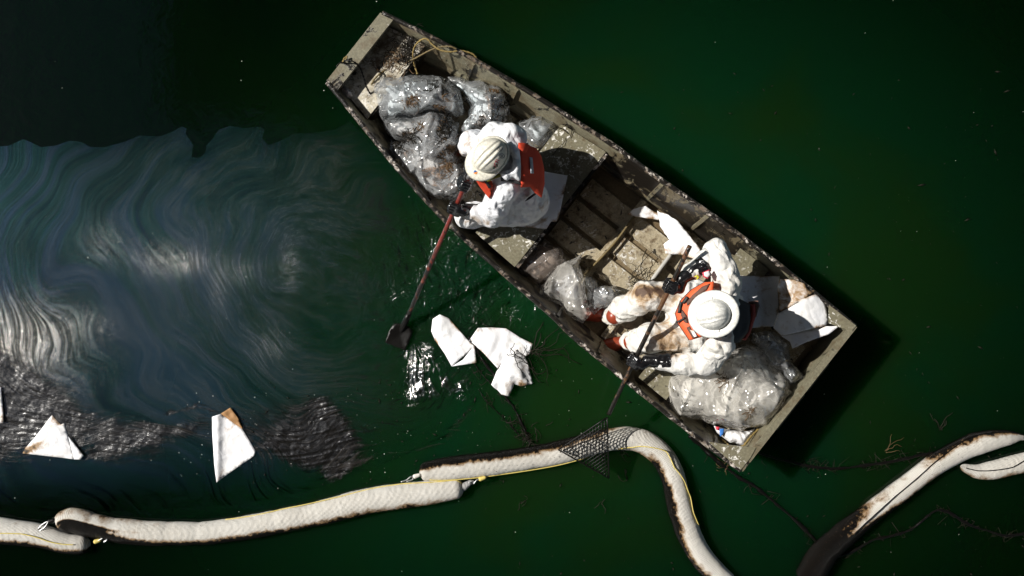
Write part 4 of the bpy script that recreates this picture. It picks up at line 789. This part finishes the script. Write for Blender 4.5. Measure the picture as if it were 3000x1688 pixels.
# ================================================================== people
def nrm(v): v = np.asarray(v, float); return v/np.linalg.norm(v)
def coverall(caps, parent, m, seed, stain, h=.0105, k=.045, amp=.017):
    V, F = sdfmesh(caps, h, k); N = vnormals(V, F)
    d = crumple(V, 7, seed, 4, 1.3)*amp*1.5
    V = V+N*d[:, None]
    return mk('coverall', V, F, m, parent, attrs={'stain': stain(topx(V))})
def glove(parent, wr, A, Bp, hp, side=1, cuff=.20):
    """rubber gauntlet closed round a shaft: wr wrist, A->Bp shaft axis, hp point on the shaft"""
    t = bpy.data.objects.new('glove', None); col.objects.link(t); t.parent = parent; t.location = hp-worldloc(parent)
    u = nrm(np.array(Bp)-A); w = nrm(hp-wr); w = nrm(w-u*(w@u)); v = np.cross(u, w); v = v if v[2] > 0 else -v
    c = hp+v*.034-w*.014; caps = [(c-w*.045, c-w*.01, .033, .032), (c-u*.027, c+u*.027, .026, .026), (wr, c-w*.045, .04, .031)]
    Ls = [.9, 1.05, 1.0, .8]
    for i in range(4):
        b = c+u*(i-1.5)*.0245+w*.02; q = Ls[i]
        p1 = hp+u*(i-1.5)*.024+w*.047*q+v*.022; p2 = hp+u*(i-1.5)*.0235+w*.036-v*.024*q; p3 = hp+u*(i-1.5)*.023-w*.004-v*.036
        caps += [(b, p1, .0125, .0118), (p1, p2, .0118, .0105), (p2, p3, .0105, .009)]
    s = side; b = c-w*.035+u*s*.025; p1 = hp-w*.038+u*s*.058+v*.006; p2 = hp-w*.012+u*s*.062-v*.026; caps += [(b, p1, .016, .0135), (p1, p2, .0135, .011)]
    V, F = sdfmesh(caps, .0052, .009, .02); N = vnormals(V, F); V = V+N*(crumple(V, 45, 5)*.0022)[:, None]
    mk('hand', V, F, M_rubber, t)
    d = nrm(hp-wr); e = wr-d*(cuff-.06)
    V, F = sdfmesh([(e, wr+d*.02, .063, .044)], .008, .02, .02); q = (V-wr)@d; V = V[:]; N = vnormals(V, F); V = V+N*(crumple(V, 16, 9)*.02*np.clip(-q/.06, .15, 1))[:, None]
    cut = -(cuff-.075); back = q < cut; V[back] += d*((cut-q[back]))[:, None]*.95
    mk('gauntlet', V, F, M_rubber, t)
    return t
def hat(parent, c, f, up, L, W, H, visor, full, m, ridges, rz=.006):
    """hard hat: c centre of the rim, f forward, up the crown axis"""
    up = nrm(up); f = nrm(np.array(f)-up*(np.array(f)@up)); l = np.cross(up, f)
    t = bpy.data.objects.new('hard_hat', None); col.objects.link(t); t.parent = parent; t.location = c-worldloc(parent)
    n, q = 96, 40; V = []
    X = lambda x, y, z: c+f*x+l*y+up*z
    def crown(x, y):     # height over the rim plane
        r2 = (x/L)**2+(y/W)**2; return H*max(0, 1-r2**1.25)**.5
    def zr(x, y):
        z = crown(x, y); e = min(1, max(0, (z/H-.25)/.35))
        for y0, wd, a in ridges: z += a*rz*math.exp(-((y-y0*(1-.2*abs(x)/L))/wd)**4)*e
        return z
    for i in range(q+1):
        r = math.sin(i/q*math.pi/2)
        for k in range(n): a = 2*math.pi*k/n; x, y = L*r*math.cos(a), W*r*math.sin(a); V.append(X(x, y, zr(x, y)+.0))
    F = [[i*n+k, (i+1)*n+k, (i+1)*n+(k+1) % n, i*n+(k+1) % n] for i in range(q) for k in range(n)]
    nv = len(V)
    for i in range(1, 9):           # inside skin for thickness
        pass
    o = mk('crown', V, F, m, t); md = o.modifiers.new('thickness', 'SOLIDIFY'); md.thickness = .003; md.offset = -1
    V = []; rows = 7
    for i in range(rows+1):
        for k in range(n):
            a = 2*math.pi*k/n; ca = math.cos(a)
            ext = full+visor*max(0, ca)**1.6; r = i/rows
            z = -.010*r*(1+1.2*max(0, ca))*(ext/.05)**.6-.002; 
            if i == rows: z -= .004
            V.append(X((L+ext*r-.002)*ca, (W+ext*r*(1 if full > .03 else .9)-.002)*math.sin(a), z+.004*math.sin(r*3.14)))
    F = [[i*n+k, (i+1)*n+k, (i+1)*n+(k+1) % n, i*n+(k+1) % n] for i in range(rows) for k in range(n)]
    o = mk('brim', V, F, m, t); md = o.modifiers.new('thickness', 'SOLIDIFY'); md.thickness = .004; md.offset = 1
    if full > .03:
        for sg in (1, -1):
            a, b = box(X(.0, sg*(W+.006), .006), [f, l, up], (.018, .007, .005)); mk('strap_slot', a, b, m, t, smoothed=False)
    return t, X, zr
def decal(name, V2, F, X, zr, m, t, lift=.0022):
    return mk(name, [X(x, y, zr(x, y)+lift) for x, y in V2], F, m, t, smoothed=False)
def disc(cx, cy, r, n=16, r0=0, a0=0, a1=2*math.pi):
    V = [(cx+r*math.cos(a0+(a1-a0)*k/n), cy+r*math.sin(a0+(a1-a0)*k/n)) for k in range(n+1)]; W = [(cx+(x-cx)*r0/r, cy+(y-cy)*r0/r) for x, y in V]
    return V+W, [[k, k+1, n+2+k, n+1+k] for k in range(n)]
def strokes(text, size):
    """block capitals from strokes, as thin quads (x right, y up)"""
    Lt = {'A': [((0, 0), (.35, 1)), ((.35, 1), (.7, 0)), ((.15, .4), (.55, .4))], 'C': [((.65, .95), (.1, .95)), ((.1, 1), (.1, 0)), ((.1, .05), (.65, .05))],
          'T': [((0, .95), (.7, .95)), ((.35, .95), (.35, 0))], 'I': [((.2, 1), (.2, 0))], 'M': [((0, 0), (.1, 1)), ((.1, 1), (.4, .4)), ((.4, .4), (.7, 1)), ((.7, 1), (.8, 0))]}
    V = []; F = []; x0 = 0
    for ch in text:
        for a, b in Lt[ch]:
            a = np.array(a); b = np.array(b); d = b-a; nn = np.array([-d[1], d[0]]); nn = nn/np.linalg.norm(nn)*.13; k = len(V)
            for j in range(5): p = a+d*j/4; V += [tuple((np.array([x0, 0])+p+nn)*size), tuple((np.array([x0, 0])+p-nn)*size)]
            F += [[k+2*j, k+2*j+1, k+2*j+3, k+2*j+2] for j in range(4)]
        x0 += .45 if ch == 'I' else .88
    return np.array(V), F, x0*size
def body(parent, head, up, f, neck, chest, hips, sh, el, ha, kn, an):
    """the person inside the clothes: one continuous skin with a face"""
    f = nrm(f); up = nrm(up); f = nrm(f-up*(f@up)); l = np.cross(up, f); head = np.array(head)
    caps = [(head+up*.03-f*.015, head+up*.035+f*.02, .088, .082), (head-up*.03+f*.015, head-up*.075+f*.045, .07, .036),
            (head-up*.02+f*.088, head-up*.035+f*.108, .009, .012),                                   # nose
            (head-up*.072+f*.070, head-up*.078+f*.078, .012, .010), (head-up*.062+f*.072+l*.012, head-up*.062+f*.072-l*.012, .009, .009),
            (head+l*.083-up*.01, head+l*.088-up*.03, .012, .008), (head-l*.083-up*.01, head-l*.088-up*.03, .012, .008),
            (head-up*.06-f*.01, neck, .055, .055), (neck, chest, .06, .12), (chest, hips, .12, .13)]
    for s in (0, 1):
        caps += [(neck, sh[s], .05, .05), (sh[s], el[s], .042, .034), (el[s], ha[s], .034, .024), (hips, kn[s], .08, .05), (kn[s], an[s], .048, .034)]
    V, F = sdfmesh(caps, .011, .02, .03); mk('body', V, F, M_skin, parent)
    for s in (1, -1):
        v, fc = sdfmesh([(head+f*.078+l*.032*s+up*.002, head+f*.08+l*.032*s+up*.002, .012, .012)], .005, .01, .01); mk('eye', v, fc, M_whiteink, parent)
    V, F = sdfmesh([(head+up*.04-f*.03, head-up*.06-f*.055, .082, .065)], .011, .02, .03); mk('hair', V, F, M_hair, parent)
# ------------------------------------------------------------------ front worker
A1, B1 = P(1371, 524, .87), P(1181, 958, .03)
def on(A, Bq, t): return A+(Bq-A)*t
hL, hR = on(A1, B1, .175), on(A1, B1, .03)
hip1 = P(1530, 575, .47); chest1 = P(1478, 485, .74); neck1 = P(1462, 468, .90); head1 = P(1438, 456, 1.01)
shR, shL = P(1485, 398, .83), P(1478, 560, .82); eR, eL = P(1402, 432, .66), P(1440, 628, .64); kR, kL = P(1383, 424, .55), P(1372, 636, .52); aR, aL = P(1366, 436, .12), P(1352, 640, .12)
wL = hL+nrm(eL-hL)*.10; wR = hR+nrm(eR-hR)*.09
w1 = thing('person', 'front worker in white coverall, cream hard hat and red vest, holding the red shovel', 'person', (hip1[0], hip1[1], .03), 'workers in the boat')
f1 = np.array([-.72, -.69, -.12]); up1 = nrm([-.12, -.10, 1.])
body(w1, head1-up1*.05, up1, f1, neck1, chest1, hip1, (shR, shL), (eR, eL), (wR, wL), (kR, kL), (aR, aL))
coverall([(hip1, chest1, .175, .165), (chest1, P(1462, 476, .84), .165, .13), (P(1555, 590, .42), P(1505, 560, .45), .14, .17), (shR, shL, .095, .09), (P(1480, 470, .9), neck1, .10, .085),
          (P(1510, 404, .80), P(1450, 398, .80), .09, .085), (P(1450, 398, .80), eR, .085, .07), (eR, wR, .068, .052), (shL, P(1452, 600, .72), .095, .092), (P(1452, 600, .72), eL, .092, .082), (eL, wL-nrm(wL-eL)*.04, .08, .055),
          (P(1515, 520, .43), P(1395, 424, .53), .12, .086), (P(1395, 424, .53), kR, .09, .088), (kR, aR, .084, .066), (P(1520, 615, .43), P(1390, 632, .50), .12, .088), (P(1390, 632, .50), kL, .088, .085), (kL, aL, .084, .066)],
         w1, M_suit, 11, gs((1375, 430, 28, 45, .55), (1370, 640, 30, 30, .38), (1400, 655, 40, 18, .3), (1385, 590, 25, 12, .2)))
sgn1 = zp(Z2, (1318, 282), (1400, 285), (1470, 320), (1540, 352), (1600, 450), (1635, 610), (1638, 780), (1605, 940), (1525, 882), (1460, 805), (1350, 812), (1345, 600), (1322, 420))
vz1 = lambda x, y, d: 1.00-.0021*np.clip(x-1518, 0, 90)-.00001*(y-480)**2*.6+.018*np.clip(d/8, 0, 1)
vest = bpy.data.objects.new('life_vest', None); col.objects.link(vest); vest.parent = w1; vest.location = (chest1[0]-hip1[0], chest1[1]-hip1[1], chest1[2]-.03)
slab('back_panel', sgn1, vz1, .09, M_red, vest, res=5, cr=.010, cf=9, seed=51)
slab('collar_fold', zp(Z2, (1322, 285), (1400, 288), (1450, 330), (1420, 400), (1360, 420), (1315, 340)), lambda x, y, d: vz1(x, y, d)+.02, .03, M_red, vest, res=5, cr=.008, seed=52)
slab('reflective_patch', zp(Z2, (1453, 456), (1491, 462), (1508, 655), (1468, 652)), lambda x, y, d: vz1(x, y, 8+0*d)+.010, .012, M_tape, vest, res=6, seed=53)
zf1 = lambda x, y, d: .985-.0018*np.clip(y-515, 0, 90)
slab('front_panel', zp(Z2, (772, 678), (860, 690), (1000, 748), (1012, 800), (985, 860), (992, 905), (966, 957), (905, 880), (840, 795)), zf1, .08, M_red, vest, res=5, cr=.01, cf=9, seed=54)
slab('strap', zp(Z2, (880, 706), (925, 700), (990, 822), (958, 838)), lambda x, y, d: zf1(x, y, d)+.016, .012, M_black, vest, res=6)
slab('buckle', zp(Z2, (930, 718), (968, 710), (986, 738), (940, 758)), lambda x, y, d: zf1(x, y, d)+.026, .01, M_ylabel, vest, res=6)
slab('yellow_strap', zp(Z2, (960, 690), (1095, 655), (1110, 690), (985, 735)), .985, .02, m_simple('dull yellow strap', (.26, .24, .03), .6, 50, 1., .7), vest, res=6, cr=.01)
slab('strap', zp(Z2, (1105, 700), (1200, 722), (1352, 758), (1352, 792), (1230, 765), (1105, 745)), .965, .02, M_black, vest, res=6)
slab('strap', zp(Z2, (1395, 995), (1440, 945), (1528, 884), (1535, 905), (1460, 962)), .72, .03, M_black, vest, res=6)
slab('hood', zp(Z2, (1180, 290), (1260, 270), (1320, 330), (1345, 480), (1350, 640), (1335, 740), (1250, 700), (1180, 735), (1120, 690), (1130, 630), (1230, 600), (1250, 480), (1200, 380)), lambda x, y, d: 1.0+.025*np.clip(d/12, 0, 1), .14, M_suit, w1, res=4, round_=True, cr=.02, cf=16, seed=55)
ht, X, zr = hat(w1, head1+up1*.045, f1, up1, .128, .108, .112, .062, .014, M_hat, [(0, .012, 1.3), (-.038, .009, 1.), (.038, .009, 1.)], .008)
def place_text(txt, size, cx, cy, ang, name, m):
    V, F, wd = strokes(txt, size); V = V-np.array([wd/2, size/2]); c_, s_ = math.cos(ang), math.sin(ang)
    decal(name, [(cx+c_*x-s_*y, cy+s_*x+c_*y) for x, y in V], F, X, zr, m, ht)
# hat frame: x forward (image down-left), y to the wearer's left (image down-right)
place_text('ACTI', .019, .0, .078, R(-160), 'lettering', M_redink)
for k, (a, b) in enumerate([(.028, .086), (.036, .088), (.018, .089), (.008, .093), (.004, .086)]): V2, F2 = disc(a, b, .0055); decal('green_mark', V2, F2, X, zr, M_greenink, ht)
for cx, cy in ((-.062, .068), (-.085, .028)):
    for r_, r0 in ((.016, .013), (.007, .004)): V2, F2 = disc(cx, cy, r_, 18, r0); decal('round_emblem', V2, F2, X, zr, M_dkink, ht, .003)
xb = lambda x, y: -.006
for a0, a1, m_ in ((R(-30), R(150), M_orangeink), (R(150), R(330), M_blueink)): V2, F2 = disc(.150, .012, .0135, 12, 0, a0, a1); decal('round_sticker', V2, F2, X, lambda x, y: -.008, m_, ht, .007)
V2, F2 = disc(.150, .012, .006, 8, 0, R(150), R(330)); decal('round_sticker', V2, F2, X, lambda x, y: -.008, M_dkink, ht, .009)
glove(w1, wL, A1, B1, hL, 1, .19); glove(w1, wR, A1, B1, hR, 1, .17)
def boot(parent, an, d, m=M_boot, cuffr=.062):
    d = nrm([d[0], d[1], 0]); h_ = np.array([an[0], an[1], .09]); V, F = sdfmesh([(h_-d*.05, h_+d*.17, .052, .046), (h_+d*.12, h_+d*.20-zX*.006, .052, .045), (h_-d*.03+zX*.02, np.array(an)+zX*.13, .056, cuffr)], .008, .03, .02)
    V[:, 2] = np.maximum(V[:, 2], .062); mk('boot', V, F, m, parent)
boot(w1, aR, (-1, -.1)); boot(w1, P(1392, 645, .12), (-.78, .62), M_black)
# shovel
t = thing('shovel', 'red shafted shovel with a square black oily blade dipping into the water', 'shovel', tuple(B1))
sweep('shaft', [on(A1, B1, k/40) for k in range(40)], .0165, M_shaft, t, seg=12, stain=lambda V, UV, L: 2.4*UV[:, 0]/L)
sweep('shaft_tip', [on(A1, B1, k) for k in (-.075, -.05, -.02, .0)], [.006, .012, .0145, .0175], M_steel, t, seg=10)
sweep('socket', [on(A1, B1, k) for k in (.90, .94, .98, 1.02, 1.05)], [.02, .023, .026, .022, .012], M_tar, t, seg=12)
slab('blade', zp(Z6, (265, 235), (325, 240), (362, 262), (382, 292), (372, 340), (332, 426), (260, 400), (190, 370), (212, 300), (240, 248)), lambda x, y, d: .036-.0003*(y-950)-.014*np.clip(d/30, 0, 1), .006, M_tar, t, res=7, cr=.003)
# ------------------------------------------------------------------ rear worker
A2, B2 = P(2021, 721, 1.0), P(1779, 1223, .33)
gR, gL = on(A2, B2, .215), on(A2, B2, .645)
hip2 = P(2115, 922, .47); chest2 = P(2085, 918, .74); neck2 = P(2110, 922, .92); head2 = P(2096, 920, 1.02)
sR, sL = P(2128, 838, .83), P(2112, 1008, .82); e2R, e2L = P(2098, 738, .80), P(2075, 1062, .66); k2R, k2L = P(1895, 868, .50), P(1905, 990, .48); a2R, a2L = P(1795, 925, .16), P(1845, 1000, .16)
w2R = gR+nrm(P(2062, 775, .86)-gR)*.11; w2L = gL+nrm(e2L-gL)*.11
w2 = thing('person', 'rear worker in stained coverall, full brimmed white hard hat and orange vest', 'person', (hip2[0], hip2[1], .03), 'workers in the boat')
f2 = np.array([-.96, -.22, -.3]); up2 = nrm([-.50, -.03, 1.])
body(w2, head2-up2*.05, up2, f2, neck2, chest2, hip2, (sR, sL), (e2R, e2L), (w2R, w2L), (k2R, k2L), (a2R, a2L))
coverall([(hip2, chest2, .18, .165), (chest2, P(2098, 920, .84), .165, .13), (P(2010, 900, .47), hip2, .15, .17), (P(2010, 960, .45), hip2, .14, .17), (sR, sL, .095, .09), (neck2, P(2105, 920, .86), .08, .1),
          (sR, P(2120, 790, .84), .095, .085), (P(2120, 790, .84), e2R, .085, .082), (e2R, w2R+nrm(e2R-w2R)*.06, .082, .062), (sL, e2L, .09, .082), (e2L, P(2010, 1068, .60), .085, .078), (P(2010, 1068, .60), w2L+nrm(P(2010, 1068, .60)-w2L)*.08, .078, .06),
          (P(2040, 870, .46), k2R, .125, .10), (k2R, P(1830, 905, .34), .10, .09), (P(1830, 905, .34), a2R, .09, .08), (P(2030, 985, .46), k2L, .12, .10), (k2L, P(1870, 1000, .32), .098, .085), (P(1870, 1000, .32), a2L, .085, .076)],
         w2, M_suit2, 12, gs((1900, 865, 75, 32, .95), (1960, 990, 60, 45, .95), (1870, 850, 70, 20, .4), (1960, 840, 30, 30, .25), (1990, 880, 20, 60, .2), (1975, 1030, 30, 20, .5), (1800, 955, 30, 30, .25), (2048, 770, 15, 15, .2), (2130, 870, 60, 120, -.5), (2070, 1065, 70, 30, -.4)), amp=.021)
vest = bpy.data.objects.new('life_vest', None); col.objects.link(vest); vest.parent = w2; vest.location = (chest2[0]-hip2[0], chest2[1]-hip2[1], chest2[2]-.03)
vz2 = lambda x, y, d: .965-.0013*np.clip(2090-x, 0, 120)+.02*np.clip(d/8, 0, 1)
slab('front_panel', zp(Z4, (1262, 565), (1180, 570), (1060, 640), (960, 742), (908, 870), (932, 962), (1038, 1118), (1163, 1082), (1200, 1040), (1120, 900), (1150, 760), (1265, 655)), vz2, .08, M_orange, vest, res=5, cr=.016, cf=14, seed=57)
brn = m_simple('brown vest lining', (.10, .045, .03), .7, 30, 1., .6)
for pl in ([(1222, 582), (1150, 612), (1060, 690), (1000, 762), (1012, 792), (1100, 710), (1190, 645)], [(960, 830), (1000, 880), (1020, 960), (985, 950), (950, 880)], [(1000, 1000), (1030, 985), (1090, 1090), (1060, 1100)]): slab('lining_panel', zp(Z4, *pl), lambda x, y, d: vz2(x, y, 8+0*d)+.006, .012, brn, vest, res=6, cr=.006)
slab('strap', zp(Z4, (1000, 700), (1025, 720), (980, 775), (955, 765)), lambda x, y, d: vz2(x, y, 8+0*d)+.012, .012, M_black, vest, res=6)
slab('strap', zp(Z4, (940, 752), (962, 760), (942, 862), (918, 860)), lambda x, y, d: vz2(x, y, 8+0*d)+.012, .012, M_black, vest, res=6)
slab('strap', zp(Z4, (903, 945), (985, 898), (992, 914), (910, 958)), lambda x, y, d: vz2(x, y, 8+0*d)+.014, .012, M_black, vest, res=6)
slab('cream_patch', zp(Z4, (1035, 1020), (1072, 1025), (1102, 1082), (1075, 1088)), lambda x, y, d: vz2(x, y, 8+0*d)+.014, .012, M_pad, vest, res=6)
slab('back_panel', zp(Z4, (1282, 1110), (1380, 1000), (1420, 860), (1440, 740), (1500, 725), (1600, 775), (1625, 900), (1590, 1035), (1500, 1142), (1380, 1150)), lambda x, y, d: .90-.0012*np.clip(x-2120, 0, 90)+.015*np.clip(d/8, 0, 1), .10, M_black, vest, res=6, cr=.01, seed=58)
slab('back_pad', zp(Z4, (1598, 782), (1652, 772), (1655, 900), (1600, 1062), (1560, 1122), (1530, 1098), (1585, 950)), lambda x, y, d: .80+.015*np.clip(d/6, 0, 1), .10, m_simple('dark red vest back', (.25, .025, .015), .7, 30), vest, res=5, cr=.008, seed=59)
slab('edge_strip', zp(Z4, (1598, 752), (1680, 742), (1690, 790), (1660, 900), (1652, 872), (1660, 790), (1605, 772)), .80, .05, m_simple('brown vest edge', (.16, .09, .07), .7, 30), vest, res=5, cr=.006)
ht, X, zr = hat(w2, head2+up2*.05, f2, up2, .121, .107, .108, .012, .056, M_hat2, [(0, .026, 1.15), (-.048, .006, .5), (.048, .006, .5)], .009)
glove(w2, w2R, A2, B2, gR, -1, .24); glove(w2, w2L, A2, B2, gL, 1, .22)
# cuff label and the letter on the gauntlet
slab('cuff_label', zp(Z4, (1152, 480), (1215, 450), (1242, 502), (1202, 538), (1163, 522)), .955, .012, M_redink, w2, res=6); slab('cuff_label', zp(Z4, (1168, 478), (1212, 462), (1232, 500), (1200, 525), (1172, 512)), .962, .006, M_whiteink, w2, res=6)
V, F, wd = strokes('M', .026); c0 = P(*zp(Z4, (1078, 520))[0], .975); mk('lettering', [c0+np.array([x*math.cos(-.9)-y*math.sin(-.9), x*math.sin(-.9)+y*math.cos(-.9), 0]) for x, y in V], F, M_ylabel, w2, smoothed=False)
boot(w2, a2R, (-1, .05)); boot(w2, a2L, (-1, -.25))
# mesh rake
t = thing('mesh_rake', 'dark wooden pole with a fan shaped black wire mesh head resting on the hooked boom', 'rake', tuple(B2))
sweep('shaft', [on(A2, B2, k/50)+zX*.006*math.sin(k*.13) for k in range(50)], .0165, M_wood, t, seg=12, stain=lambda V, UV, L: .25+.55*UV[:, 0]/L)
apex = np.array([1779, 1223.]); cl = np.array([1636, 1318.]); cbm = np.array([1784, 1401.])
def zmesh(p): d = np.linalg.norm(np.asarray(p)-apex); return .33-.0010*min(d, 170)
def wire(p, q, r=.0042, name='wire'):
    pts = [P(*(np.array(p)+(np.array(q)-p)*k/5), zmesh(np.array(p)+(np.array(q)-p)*k/5)+.004*math.sin(k)) for k in range(6)]
    v, f = tubemesh(pts, r, 5); mk(name, v, f, M_tar, t)
wire(apex, cl, .006, 'frame_bar'); wire(cl, cbm, .006, 'frame_bar'); wire(apex, cbm, .006, 'frame_bar')
def clipline(p, d):
    """part of the line inside the fan"""
    tri = [apex, cl, cbm]; ts = []
    for i in range(3):
        a, b = tri[i], tri[(i+1) % 3]; M2 = np.array([[d[0], -(b-a)[0]], [d[1], -(b-a)[1]]])
        if abs(np.linalg.det(M2)) < 1e-6: continue
        s_, u_ = np.linalg.solve(M2, a-p)
        if -1e-6 <= u_ <= 1+1e-6: ts.append(s_)
    return (p+d*min(ts), p+d*max(ts)) if len(ts) >= 2 and max(ts)-min(ts) > 6 else None
for k in range(1, 17):
    c = clipline(cl+(apex-cl)*k/17., np.array([.02, 1.]))
    if c: wire(*c, .0033)
for k in range(1, 17):
    c = clipline(cbm+(apex-cbm)*k/17., nrm([1, -.68]))
    if c: wire(*c, .0033)
